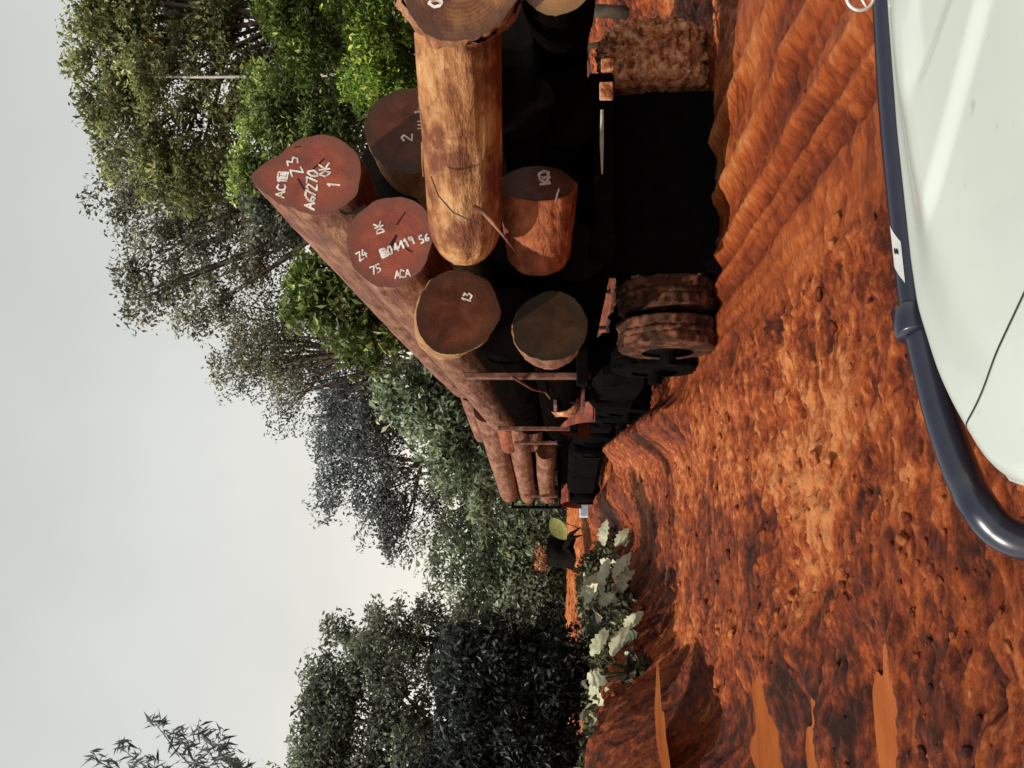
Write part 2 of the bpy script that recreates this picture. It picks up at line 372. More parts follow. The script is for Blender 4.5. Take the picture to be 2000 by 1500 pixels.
# loose clods: nobody could count them
ICO = [(0, 0, 1)] + [(.894 * math.cos(a), .894 * math.sin(a), .447) for a in np.arange(5) * 1.2566] + [(.894 * math.cos(a + .628), .894 * math.sin(a + .628), -.447) for a in np.arange(5) * 1.2566] + [(0, 0, -1)]
ICF = [(0, 1 + i, 1 + (i + 1) % 5) for i in range(5)] + [(1 + i, 6 + i, 1 + (i + 1) % 5) for i in range(5)] + [(1 + (i + 1) % 5, 6 + i, 6 + (i + 1) % 5) for i in range(5)] + [(11, 6 + (i + 1) % 5, 6 + i) for i in range(5)]
# one subdivision
def subdiv(v, f):
    v = [tuple(p) for p in v]; cache = {}; out = []
    def mid(a, b):
        k = (min(a, b), max(a, b))
        if k not in cache:
            p = np.array(v[a]) + np.array(v[b]); v.append(tuple(p / np.linalg.norm(p))); cache[k] = len(v) - 1
        return cache[k]
    for a, b, c in f:
        x, y, z = mid(a, b), mid(b, c), mid(c, a); out += [(a, x, z), (b, y, x), (c, z, y), (x, y, z)]
    return np.array(v), out
ICV2, ICF2 = subdiv(ICO, ICF); ICF2a = np.array(ICF2)
vv, ff, tt = [], [], []
nclod = 1700
cu = RNG.uniform(0, 1, nclod); cD = np.exp(RNG.uniform(math.log(2.6), math.log(20), nclod)); cT = RNG.uniform(-.6, .55, nclod)
cX = cD * F2[0] + cD * cT * R2[0]; cY = cD * F2[1] + cD * cT * R2[1]
cH, cTone = road_height(cX, cY)
for i in range(nclod):
    if any(((cX[i] - c_[0]) / (rx_ * 1.3)) ** 2 + ((cY[i] - c_[1]) / (ry_ * 1.8)) ** 2 < 1.6 for c_, rx_, ry_ in PUDW): continue
    if 1.7 < cX[i] < 4.8 and cY[i] < 9 and cu[i] > .15: continue
    r = (.007 + .026 * RNG.random() ** 4) * (1 + .03 * cD[i])
    p = ICV2 * (1 + .28 * RNG.standard_normal(len(ICV2))[:, None] * .8)
    p = p * np.array([r * RNG.uniform(.8, 1.7), r * RNG.uniform(.8, 1.5), r * RNG.uniform(.5, 1.0)])
    a = RNG.uniform(0, 6.28); ca, sa = math.cos(a), math.sin(a)
    p = np.stack([p[:, 0] * ca - p[:, 1] * sa, p[:, 0] * sa + p[:, 1] * ca, p[:, 2]], -1) + np.array([cX[i], cY[i], cH[i] + r * .25])
    ff.append(ICF2a + len(vv) * len(ICV2)); vv.append(p); tt.append(np.full(len(ICV2), cTone[i] + RNG.uniform(-.12, .2)))
o = mesh_obj('loose_clods', np.concatenate(vv), np.concatenate(ff), M['mud'], attrs={'tone': ('FLOAT', np.concatenate(tt))}, smooth=True)
tag(o, 'loose red mud clods scattered over the road', 'clods', kind='stuff')

# ------------------------------------------------------------------ logs
GLYPH = {
 'A': [[(0, 0), (.35, 1), (.7, 0)], [(.15, .4), (.55, .4)]], 'C': [[(.65, .85), (.3, 1), (.05, .6), (.1, .2), (.4, 0), (.65, .15)]],
 '1': [[(.1, .75), (.3, 1), (.3, 0)]], 'I': [[(.3, 1), (.3, 0)]], 'Z': [[(0, 1), (.6, 1), (0, 0), (.65, 0)]],
 '3': [[(.05, .95), (.5, .95), (.25, .58), (.6, .4), (.4, .02), (0, .1)]], '6': [[(.55, .95), (.15, .6), (.1, .15), (.45, 0), (.6, .3), (.15, .42)]],
 '7': [[(0, 1), (.6, 1), (.2, 0)]], '2': [[(.02, .8), (.3, 1), (.55, .75), (.02, .02), (.62, 0)]], '0': [[(.3, 1), (.05, .6), (.1, .1), (.4, 0), (.6, .4), (.5, .9), (.3, 1)]],
 'O': [[(.3, 1), (.02, .5), (.3, 0), (.6, .5), (.3, 1)]], 'K': [[(.05, 1), (.05, 0)], [(.6, 1), (.08, .45), (.62, 0)]], 'D': [[(.05, 0), (.05, 1), (.5, .8), (.55, .25), (.05, 0)]],
 '4': [[(.4, 1), (0, .35), (.65, .35)], [(.45, .65), (.42, 0)]], '5': [[(.55, 1), (.1, 1), (.08, .55), (.5, .5), (.5, .1), (.02, 0)]], '9': [[(.55, .6), (.15, .55), (.2, 1), (.55, .9), (.5, 0)]],
 '(': [[(.5, 1.0), (.2, .7), (.1, .4), (.2, .1), (.45, -.15)]],
 '#': [[(0, 0), (0, 1), (.7, 1), (.7, 0), (0, 0)], [(.2, .2), (.2, .8)], [(.4, .2), (.4, .8)], [(.55, .2), (.55, .8)]], '-': [[(0, .5), (1.6, .5)]], '.': [[(.1, .05), (.25, .1)]]}

def face_disp(x, y, seed): return .010 * fbm(np.asarray(x) * 4.0, np.asarray(y) * 4.0, None, 3, seed)

class Log: pass
def make_log(name, label, near, axis, L, r0, r1, mats, cat='log', group=None, seed=0, outline=None, nl=70, na=80, rough=.042, rag=False, bend=0.0, flare=0.0, round_end=False):
    """near = centre of the end facing the camera, axis = unit direction away from it"""
    axis = np.asarray(axis, float); axis = axis / np.linalg.norm(axis)
    ex = np.cross(axis, [0, 0, 1.0]); ex /= np.linalg.norm(ex)          # to the right seen from the near end
    ey = np.cross(ex, axis)
    th = np.linspace(0, 2 * math.pi, na, endpoint=False)
    if outline is not None:
        q = np.array([on_plane(1500 - y, x, near, -axis) - near for (x, y) in outline])
        qa = np.arctan2(q @ ey, q @ ex); qr = np.hypot(q @ ey, q @ ex)
        od = np.argsort(qa); qa, qr = qa[od], qr[od]
        shape = np.interp(th, np.concatenate([qa - 2 * math.pi, qa, qa + 2 * math.pi]), np.tile(qr, 3)) / r0
    else:
        shape = 1 + .045 * np.sin(2 * th + seed) + .025 * np.sin(3 * th + 2.1 * seed)
    s = np.linspace(0, 1, nl)
    S, T = np.meshgrid(s, th, indexing='ij')
    blend = np.clip(S * 3.0, 0, 1)
    sh = shape[None, :] * (1 - blend) + (1 + .4 * (shape[None, :] - 1)) * blend
    R = (r0 + (r1 - r0) * S) * sh
    if flare: R = R * (1 - flare * sst(.0, .16, S) * (1 - .9 * sst(.35, 1.0, S)))
    cx, cy = np.cos(T), np.sin(T)
    plate = np.maximum(0, fbm(cx * 4 + seed, cy * 4, S * L * .55, 3, seed + 21) - .05) ; plate = np.minimum(plate * 9, 1)
    nzz = .55 * plate + fbm(cx * 3.2 + seed, cy * 3.2, S * L * .9, 4, seed) + .6 * (1 - 2 * np.abs(fbm(cx * 7 + 3, cy * 7, S * L * .8, 3, seed + 5)))
    R = R * (1 + rough * nzz)
    if rag:   # loose torn bark near the end
        R = R * (1 + .10 * np.maximum(0, fbm(cx * 5, cy * 5, S * L * 2.5, 3, seed + 9)) * np.exp(-((S - .12) / .14) ** 2) * 2)
    if round_end: R = R * np.sqrt(np.clip(1 - ((S - .80) / .203) ** 2 * (S > .80), .03, 1)) ** .8
    edge_n = 1 + .022 * vn(np.cos(th) * 5 + seed, np.sin(th) * 5, None, seed + 3) + .012 * vn(np.cos(th) * 14 + seed, np.sin(th) * 14, None, seed + 4)
    R[0] = (r0 * shape * edge_n); R[-1] = R[-2] * .96
    bd = (bend + .05 * math.sin(seed * 1.7)) * np.sin(math.pi * S) * (L > 5)
    Pt = near + (S * L)[..., None] * axis + (R * cx)[..., None] * ex + (R * cy + bd)[..., None] * ey
    v = list(Pt.reshape(-1, 3)); f = grid_faces(nl, na, True)
    # far end cap
    kf = len(v); v.append(near + axis * (L + .02) + 0 * ex); f += [((nl - 1) * na + j, (nl - 1) * na + (j + 1) % na, kf) for j in range(na)]
    f = [q[::-1] for q in f]
    v = np.array(v)
    root = mesh_obj(name, v - near, f, mats[0]); root.location = Vector(near)
    tag(root, label, cat, group)
    # cut face
    nrg = 14; fv = []; fr = []
    for i in range(nrg):
        k = (i + .02) / (nrg - 1 + .02)
        for j in range(na):
            x, y = R[0, j] * cx[0, j] * k, R[0, j] * cy[0, j] * k
            d = face_disp(x, y, seed) * (1 - k ** 6) + .004
            fv.append(near + ex * x + ey * y - axis * d); fr.append(k)
    ffc = grid_faces(nrg, na, True)
    fc = mesh_obj('cut_face', np.array(fv) - near, ffc, mats[1], attrs={'rad': ('FLOAT', fr)})
    fc.parent = root
    lg = Log(); lg.root, lg.face, lg.near, lg.axis, lg.ex, lg.ey, lg.seed = root, fc, near, axis, ex, ey, seed
    return lg
def paint(lg, text, u, v, h, rot=0, wd=5.0, sp=.95, seed=1, label=None, mat='paint', name='painted_mark'):
    wd = wd * .62; h = h * .84; sp = sp * 1.08
    """hand-painted strokes on the cut face; (u, v) = lower left corner, h = letter height, rot in degrees in the upright picture"""
    rg = random.Random(seed); mb = MB(); cr, sr = math.cos(rad(rot)), math.sin(rad(rot)); x0 = 0
    def to3(px, py):
        uu = u + px * cr - py * sr; vv_ = v - (px * sr + py * cr)
        p = on_plane(uu, vv_, lg.near, -lg.axis); q = p - lg.near
        return p - lg.axis * (float(face_disp(q @ lg.ex, q @ lg.ey, lg.seed)) + (.009 if mat == 'paint' else .0075))
    for chx in text:
        for st in GLYPH.get(chx, []):
            pts = [(x0 + (px + rg.uniform(-.05, .05)) * h * .95, (py + rg.uniform(-.05, .05)) * h) for px, py in st]
            # densify
            dp = []
            for a, b in zip(pts[:-1], pts[1:]):
                for k in range(3): dp.append((a[0] + (b[0] - a[0]) * k / 3, a[1] + (b[1] - a[1]) * k / 3))
            dp.append(pts[-1])
            for a, b in zip(dp[:-1], dp[1:]):
                dx, dy = b[0] - a[0], b[1] - a[1]; ln = math.hypot(dx, dy) + 1e-6
                w1, w2 = wd * rg.uniform(.38, .6), wd * rg.uniform(.38, .6)
                nx, ny = -dy / ln, dx / ln; ex_, ey_ = dx / ln * wd * .2, dy / ln * wd * .2
                q = [(a[0] - ex_ + nx * w1, a[1] - ey_ + ny * w1), (a[0] - ex_ - nx * w1, a[1] - ey_ - ny * w1), (b[0] + ex_ - nx * w2, b[1] + ey_ - ny * w2), (b[0] + ex_ + nx * w2, b[1] + ey_ + ny * w2)]
                mb.add([to3(*k) for k in q], [(0, 1, 2, 3)])
        x0 += h * sp * (.75 if chx not in '1I' else .5)
    o = mesh_obj(name, np.array(mb.v) - lg.near, mb.f, M[mat], smooth=False)
    o.parent = lg.face
    if label: o['label'] = label
    return o

Y1 = np.array([0.0, 1.0, 0.0])
def between(a, b):
    d = np.asarray(b) - np.asarray(a); return d, np.linalg.norm(d)
GN = 'logs loaded on the near trailer'
def pxr(px, D): return px / FPX * D
l1 = make_log('log', 'topmost log with pointed red cut face painted in several lines of white letters', P(1155, 600, 7.8), (0, 1, -.012), 12.0, pxr(85, 7.8), .33, (M['bark_brown'], M['cut_red']), group=GN, seed=1, nl=110,
    outline=[(488, 345), (510, 325), (547, 305), (569, 283), (602, 268), (646, 265), (675, 279), (701, 307), (706, 338), (699, 373), (679, 400), (646, 415), (602, 417), (569, 404), (525, 382)])
paint(l1, 'AC1#', 1112, 556, 22, -8, 5.5, seed=2)
paint(l1, 'Z', 1162, 592, 26, 18, 5.5, 1.1, seed=3); paint(l1, '3', 1182, 584, 26, 18, 5.5, 1.1, seed=8)
paint(l1, 'A67270', 1090, 614, 24, -6, 6, .78, seed=4)
paint(l1, 'OK', 1156, 648, 26, 10, 5.5, .8, seed=5)
paint(l1, '1', 1132, 664, 30, -3, 5.5, seed=6)
l2 = make_log('log', 'second log down with round red cut face carrying white letters and a long dash', P(1029, 762, 7.7), (0, 1, -.012), 13.0, pxr(88, 7.7), .34, (M['bark_brown'], M['cut_red']), group=GN, seed=2, nl=110)
paint(l2, 'DK', 1047, 752, 20, 20, 5, .85, seed=12)
paint(l2, 'I', 1028, 790, 24, 68, 6, seed=13)
paint(l2, '#04119', 996, 748, 19, -66, 6, 1.05, seed=14)
paint(l2, '56', 1024, 822, 17, -70, 5, .9, seed=18)
paint(l2, '(', 1075, 700, 70, -6, 11, seed=19, mat='crack', name='crack')
paint(l2, 'I', 1036, 784, 40, 62, 9, seed=20, mat='crack', name='crack')
paint(l2, 'Z4', 990, 702, 19, -60, 4.5, .8, seed=15)
paint(l2, '75', 963, 728, 18, -68, 4.5, .9, seed=16)
paint(l2, 'ACA', 955, 772, 18, -82, 4.5, .85, seed=17)
for (lg_, u_, v_, r_, h_, sd_) in ((l1, 1180, 640, 40, 46, 91), (l1, 1120, 590, -60, 36, 92), (l1, 1205, 590, 15, 40, 93), (l2, 1000, 800, -30, 40, 94), (l2, 1080, 800, 55, 36, 95)):
    paint(lg_, 'I', u_, v_, h_, r_, 4, seed=sd_, mat='crack', name='crack')
a, b = P(890, 893, 7.6), P(866, 876, 9.7); d, Ln = between(a, b)
l3 = make_log('log', 'dark brown log end with one small white mark, below the red painted ends', a, d, Ln, pxr(81, 7.6), pxr(66, 9.7), (M['bark_tan'], M['cut_brown']), group=GN, seed=3, nl=60)
paint(l3, '13', 908, 917, 20, -20, 5, .8, seed=22)
a, b = P(862, 1075, 8.0), P(836, 1073, 9.8); d, Ln = between(a, b)
l4 = make_log('log', 'shaded log low at the left edge of the pile with a thin sunlit rim', a, d, Ln, pxr(70, 8.0), pxr(58, 9.8), (M['bark_brown'], M['cut_dim']), group=GN, seed=4, nl=40)
l5 = make_log('log', 'dark red log end half hidden behind the long tan log', P(1247, 806, 8.9), (0.0, 1, -.02), 11.0, pxr(92, 8.9), .36, (M['bark_tan'], M['cut_brown']), group=GN, seed=5, nl=90)
paint(l5, '2', 1225, 805, 24, 0, 5.5, seed=32); paint(l5, 'I', 1278, 830, 22, 10, 5, seed=33); [paint(l5, 'I', 1245 + 7 * q_, 828, 14, 0, 3.5, seed=34 + q_) for q_ in range(3)]
a, b = P(1553, 902, 6.25), P(1528, 880, 8.9); d, Ln = between(a, b)
l6a = make_log('log', 'huge butt end with torn bark at the picture border, nearest the viewer', a, d, Ln, pxr(122, 6.25), pxr(92, 8.9), (M['bark_torn'], M['cut_split']), group=GN, seed=9, nl=90, na=90, rough=.035, rag=True, flare=-.10)
paint(l6a, '0', 1486, 862, 30, 0, 9, seed=42)
a, b = P(1440, 893, 7.1), P(985, 910, 7.55); d, Ln = between(a, b)
l6 = make_log('log', 'long tan log lying across the pile with a pale rounded end and a hanging vine', a, d, Ln, pxr(80, 7.1), pxr(66, 7.5), (M['bark_pale'], M['cut_tan']), group=GN, seed=6, nl=140, na=90, rough=.055, round_end=True)
a, b = P(1142, 1050, 7.75), P(975, 1052, 8.3); d, Ln = between(a, b)
l7 = make_log('log', 'short rusty orange log with smeared white paint on its wet dark end', a, d, Ln, pxr(74, 7.75), pxr(54, 8.3), (M['bark_red'], M['cut_brown']), group=GN, seed=7, nl=70, rough=.07, round_end=True)
paint(l7, 'K0', 1142, 1075, 24, 10, 8, .7, seed=51); paint(l7, '--', 1100, 1090, 16, -15, 6, .9, seed=52)
a, b = P(1572, 1085, 6.5), P(1400, 1100, 11.0); d, Ln = between(a, b)
make_log('log', 'dim brown log end at the picture border under the torn-bark log', a, d, Ln, pxr(92, 6.3), .3, (M['bark_shade_dark'], M['cut_tan']), group=GN, seed=8, nl=70)
for (u, v, D, L, px, sd, lab) in [(1035, 1010, 9.6, 9, 62, 61, 'black shade-filling log between the orange log and the white-marked brown end'),
                                  (1300, 1000, 8.6, 10, 80, 62, 'black shade-filling log directly below the long tan log'),
                                  (1010, 1120, 9.0, 9, 62, 63, 'black shade-filling log below the short orange log'),
                                  (1290, 1100, 8.9, 9, 80, 64, 'black shade-filling log above the wide shade flap'),
                                  (1165, 770, 9.6, 9, 76, 66, 'black shade-filling log in the gap between the topmost and second painted logs'),
                                  (870, 990, 9.9, 9.2, 72, 67, 'dark shade-filling log reaching back behind the brown white-marked end'),
                                  (815, 1095, 10.2, 8.6, 52, 68, 'dark shade-filling log at the bunk end behind the sunlit rim'),
                                  (1420, 1010, 9.4, 9, 80, 65, 'black shade-filling log behind the torn-bark log')]:
    make_log('log', lab, P(u, v, D), (0, 1, 0), L, pxr(px, D), pxr(px, D) * .9, (M['bark_shade_dark'], M['cut_shade_dark']), group=GN, seed=sd, nl=40, na=40)  # near-black logs added to stand for the dark inside the pile

# broken branch stub and splinter on the long tan log (part of it)
mb = MB(); mb.tube([P(1095, 925, 6.95), P(1085, 945, 6.9), P(1050, 975, 6.9), P(1008, 1008, 7.2)], [.026, .020, .013, .006], 8)
mb.build('splinter', M['bark_brown'], l6.root, True)
mb = MB(); mb.tube([P(1155, 842, 7.0), P(1118, 856, 6.85), P(1085, 885, 6.78), P(1062, 935, 6.8)], [.006, .006, .006, .004], 6)
mb.build('hanging_vine', M['trunk'], l6.root, True)
# flaking bark on the long tan log
rgt = random.Random(14)
for k in range(15):
    t0_ = rgt.uniform(.05, .72); an = rad(rgt.uniform(-30, 100)); Lg = between(P(1440, 893, 7.1), P(985, 910, 7.55))[1]
    rr_ = pxr(80, 7.1) + (pxr(66, 7.5) - pxr(80, 7.1)) * t0_; v = []; ln = rgt.uniform(.12, .36); wd = rgt.uniform(.02, .05)
    for q in range(6):
        t = q / 5; a_ = an + .25 * math.sin(t * 2 + k)
        rd = -l6.ex * math.cos(a_) * 0 + l6.ex * math.cos(a_) + l6.ey * math.sin(a_); tn = -l6.ex * math.sin(a_) + l6.ey * math.cos(a_)
        c = l6.near + l6.axis * (t0_ * Lg + ln * t) + rd * (rr_ * 1.035 + .03 * t * t)
        w_ = wd * (.4 + 1.2 * t * (1 - t) * 2)
        for m in (-1, 0, 1): v.append(c + tn * w_ * m + rd * .012 * (1 - abs(m)))
    mesh_obj('bark_flake', v, grid_faces(6, 3), M['bark_torn' if k % 3 else 'bark_tan'], l6.root, True)
# torn strips of bark round the huge butt
rgt = random.Random(4)
for k in range(16):
    an = rad(115 + 130 * k / 15 + rgt.uniform(-5, 5)); r_ = pxr(122, 6.25)
    rd = l6a.ex * math.cos(an) + l6a.ey * math.sin(an); tn = -l6a.ex * math.sin(an) + l6a.ey * math.cos(an)
    s0 = rgt.uniform(.05, .2); ln = rgt.uniform(.35, .8); wd = rgt.uniform(.05, .11); v = []
    for q in range(7):
        t = q / 6; c = l6a.near + l6a.axis * (s0 + ln * t) + rd * (r_ * (1.03 + .14 * t * rgt.uniform(.6, 1.1))) + tn * (.09 * math.sin(3 * t + k))
        w_ = wd * (1 - .75 * t)
        for m in (-1, 0, 1): v.append(c + tn * w_ * m + rd * .02 * (1 - abs(m)))
    f = grid_faces(7, 3)
    mesh_obj('bark_strip', v, f, M['bark_torn'], l6a.root, True)

# ------------------------------------------------------------------ near log trailer
trl = empty('log_trailer', (3.3, 9.4, 0), 'mud-caked near log trailer carrying the painted logs', 'trailer', 'log trailers parked on the road')
def tyre(parent, x0, x1, y, z, r, mat, name='wheel', caked=False, lugs=26, seed=0):
    """tyre with its axis along X from x0 to x1 with tread ribs and lugs, plus rim"""
    n = 96; w = x1 - x0
    prof = [(0, .52), (.02, .62), (.03, .8), (.06, .93), (.10, .985), (.13, 1.0), (.2, 1.0), (.3, 1.0), (.36, 1.0), (.39, .955), (.42, .955), (.45, 1.0), (.55, 1.0), (.58, .955), (.61, .955), (.64, 1.0), (.7, 1.0), (.8, 1.0), (.87, 1.0), (.90, .985), (.94, .93), (.97, .8), (.98, .62), (1, .52)]
    v = []
    if r > .6:
        n = 200; pk = [p_[0] for p_ in prof]; pq = [p_[1] for p_ in prof]; prof = [(k_, float(np.interp(k_, pk, pq))) for k_ in np.linspace(0, 1, 64)]
    for i in range(n):
        t = 2 * math.pi * i / n
        for (k, q) in prof:
            qq = q
            if q >= 1.0 and (.12 < k < .37 or .63 < k < .88):
                ph = t * lugs + (1.4 if k > .5 else 0)
                qq = 1.0 if math.sin(ph) > -.2 else .955
            if caked: qq += (r > .6) * (.04 * float(vn(np.array([t * 22 + seed]), np.array([k * 13.]), None, 7)[0]) + .035 * float(vn(np.array([t * 48 + seed]), np.array([k * 30.]), None, 8)[0])) + .05 * float(vn(np.array([t * 9 + seed]), np.array([k * 6.]), None, 5)[0]) * (q > .9) + .025 * float(vn(np.array([t * 25 + seed]), np.array([k * 16.]), None, 6)[0])
            v.append((x0 + k * w, y + r * qq * math.cos(t), z + r * qq * math.sin(t)))
    m = len(prof); f = []
    for i in range(n):
        for j in range(m - 1): f.append((i * m + j, ((i + 1) % n) * m + j, ((i + 1) % n) * m + j + 1, i * m + j + 1))
    o = mesh_obj(name, v, f, mat, parent, True)
    mb = MB()
    for xs in (x0 + .05, x1 - .05):
        mb.tube([(xs - .02, y, z), (xs + .02, y, z)], r * .54, 28)
        mb.tube([(xs - .04, y, z), (xs + .04, y, z)], r * .2, 14)
    mb.tube([(x0 + .05, y, z), (x1 - .05, y, z)], r * .3, 16)
    mb.build('rim', M['black_steel'], o, True)
    return o
WZ = .5
for yy in (9.45, 10.75, 15.0, 16.3):
    for (xa, xb) in ((1.84, 2.20), (2.25, 2.62), (4.74, 5.54)):
        ck = (xa > 4 and yy < 10)
        tyre(trl, xa, xb, yy, WZ + gz(2, yy) + (.1 if ck else 0), .54 if not ck else .63, (M['rubber'] if yy < 10 else M['rubber_shade']) if not ck else M['cake'], caked=True, seed=int(xa * 10))
mb = MB()
for x in (2.75, 4.45): mb.box((x, 13.2, 1.26), .16, 9.8, .26)
for y in (8.4, 12, 14.5, 17.8): mb.box((3.6, y, 1.24), 1.54, .14, .2)
mb.build('chassis', M['black_steel'], trl)
for yy in (9.45, 10.75, 15.0, 16.3):
    mb = MB(); mb.tube([(1.7, yy, WZ), (5.5, yy, WZ)], .09, 14); mb.box((3.6, yy, WZ + .02), .5, .34, .4, bev=.3); mb.build('axle', M['black_steel'], trl)
for yy in (9.9, 15.6):
    MB().box((3.6, yy, 1.42), 4.1, .22, .14).build('bunk', M['black_steel'], trl)
    for x in (1.66, 5.62):
        mb = MB(); mb.box((x, yy, 2.06), .07, .12, 1.45)
        st = mb.build('stake', M['rust_steel'], trl)
for (y0_, y1_, nm) in ((11.6, 13.2, 'shade_block'), (13.25, 14.35, 'shade_box'), (17.0, 18.2, 'shade_box')):  # dark boxes added to fill the shade below the near logs
    mb = MB(); mb.box((2.2, (y0_ + y1_) / 2, .82 + .1 * (y0_ > 15)), .75, y1_ - y0_, .85, bev=.2); mb.box((2.2, (y0_ + y1_) / 2, 1.26 + .1 * (y0_ > 15)), .6, .1, .08); mb.build(nm, M['black_steel'], trl)
# wide flap blackened for underside shade; pale bar stands for the lit gap
fl = P(1190, 1275, 8.75)
mb = MB(); nU, nV = 20, 10; v = []
for j in range(nV):
    for i in range(nU):
        x = 2.62 + 2.02 * i / (nU - 1); z = .0 + 1.18 * j / (nV - 1)
        v.append((x, 9.02 + .04 * math.sin(x * 5) * (1 - j / nV) - .05 * (1 - j / nV), z + .03 * math.sin(x * 9) * (j == 0)))
vb = [(p[0], p[1] + .02, p[2]) for p in v]
fr = grid_faces(nV, nU)
mb.add(v, fr); mb.add(vb, [q[::-1] for q in fr]); mb.build('shade_flap', M['rubber_shade'], trl)
a, b = P(1285, 1176, 8.5), P(1160, 1176, 8.5)
MB().tube([a, (a + b) / 2 + np.array([0, 0, .004]), b], [.018, .022, .008], 6).build('gap_light_bar', M['trunk_pale'], trl)  # pale bar added in place of light seen through the gap
c = P(1322, 1184, 8.5); MB().box(c, .17, .06, .13).build('tail_light', M['cake'], trl)
mb = MB(); a = P(1372, 1186, 8.5); mb.box(a, .12, .06, .12); mb.box(a + np.array([.0, -.035, 0.0]), .1, .03, .05); mb.build('tail_light', M['cake'], trl)
# side bracket and mud-covered guard near the front of the trailer
mb = MB(); v = []
for i in range(13):
    t = math.pi * (.05 + .9 * i / 12)
    for x in (1.62, 2.55): v.append((x, 15.6 - 1.45 * math.cos(t), 1.0 + .62 * math.sin(t)))
f = grid_faces(13, 2); vb = [(p[0], p[1], p[2] + .035) for p in v]
mb.add(v, f); mb.add(vb, [q[::-1] for q in f]); mb.build('mudguard', M['pinkish'], trl, True)
mb = MB(); v = ICV2 * np.array([.26, .22, .27]) * (1 + .10 * RNG.standard_normal(len(ICV2))[:, None]) + P(715, 1102, 13.6); mb.add(v, ICF2)
mb.build('mud_lump', M['cake'], trl, True)
mb = MB(); mb.tube([P(764, 1000, 9.6), P(740, 1040, 10.6), P(735, 1065, 11.5), P(722, 1075, 12.2), P(712, 1130, 12.9)], .018, 6); mb.build('chain', M['rust_steel'], trl, True)
mb = MB(); mb.box(P(718, 1085, 12.6), .25, .9, .05); mb.box(P(716, 1138, 12.9), .3, .9, .04); mb.build('side_step', M['rust_steel'], trl)

# ------------------------------------------------------------------ second trailer farther on, turned to the left
tr2c = P(598, 1180, 24.5)
ang2 = math.atan2(.56 - 2.25, 10)
dir2 = np.array([math.sin(ang2), math.cos(ang2), 0]); lat2 = np.array([dir2[1], -dir2[0], 0])
org = np.array([2.15, 19.6, 0.0]); G2 = .32
def Q(s, l, z): return org + dir2 * s + lat2 * l + np.array([0, 0, z + G2])
R2m = np.stack([lat2, dir2, np.array([0, 0, 1.])], 1)
tr2 = empty('log_trailer', Q(5, 1.3, 0), 'dark far log trailer with stacked logs behind the soil windrow', 'trailer', 'log trailers parked on the road')
mb = MB()
for l in (.7, 1.9): mb.box(Q(4.8, l, 1.15), .16, 10.2, .25, R2m)
for s_ in (.4, 4.5, 9.4): mb.box(Q(s_, 1.3, 1.15), 1.06, .15, .2, R2m)
mb.build('chassis', M['black_steel'], tr2)
for s_ in (1.6, 8.2):
    MB().box(Q(s_, 1.3, 1.34), 2.7, .2, .12, R2m).build('bunk', M['black_steel'], tr2)
    for l in (.02, 2.6): MB().box(Q(s_, l, 1.9), .07, .1, 1.1, R2m).build('stake', M['rust_steel'], tr2)
mb = MB()
for l in (.0, .65, 1.3, 1.95, 2.6): mb.box(Q(10.0, l, 2.1), .09, .09, 1.7, R2m)
for z in (1.3, 1.75, 2.2, 2.9): mb.box(Q(10.0, 1.3, z), 2.7, .07, .08, R2m)
mb.build('headboard', M['black_steel'], tr2)
def tyre2(s_, l):
    c = Q(s_, l, .5); n = 48; r = .52; w = .6; v = []
    prof = [(0, .5), (.04, .85), (.1, 1.0), (.45, 1.0), (.48, .94), (.52, .94), (.55, 1), (.9, 1), (.96, .85), (1, .5)]
    for i in range(n):
        t = 2 * math.pi * i / n
        for k, q in prof: v.append(c + lat2 * (k * w) + dir2 * (r * q * math.cos(t)) + np.array([0, 0, r * q * math.sin(t)]))
    m = len(prof)
    o = mesh_obj('wheel', v, [(i * m + j, ((i + 1) % n) * m + j, ((i + 1) % n) * m + j + 1, i * m + j + 1) for i in range(n) for j in range(m - 1)], M['rubber_shade'], tr2)
    mb = MB(); mb.tube([c + lat2 * .03, c + lat2 * .57], r * .52, 20); mb.build('rim', M['black_steel'], o, True)
for s_ in (1.5, 2.8, 9.2):
    for l in (.0, 2.0): tyre2(s_, l)
for (s0, s1) in ((-.2, .8), (3.5, 6.0), (6.1, 8.5)):  # black boxes added to stand for shade under the far load
    mb = MB(); mb.box(Q((s0 + s1) / 2, .5, .62), .7, s1 - s0, .95, R2m, .2); mb.box(Q((s0 + s1) / 2, .5, 1.12), .5, .1, .08, R2m); mb.build('shade_box', M['black_steel'], tr2)
mb = MB(); v = []
for i in range(11):
    t = math.pi * (.02 + .75 * i / 10)
    for l in (-.03, .6): v.append(Q(9.3 + .72 * math.cos(t), l, .55 + .72 * math.sin(t)))
f = grid_faces(11, 2); mb.add(v, f); mb.add([p + np.array([0, 0, .03]) for p in v], [q[::-1] for q in f]); mb.build('mudguard', M['pinkish'], tr2, True)
mb = MB(); mb.box(Q(10.2, .1, .50), .8, .14, .34, R2m, .3); mb.build('bumper', M['bluegrey'], tr2)
GF = 'logs loaded on the far trailer'
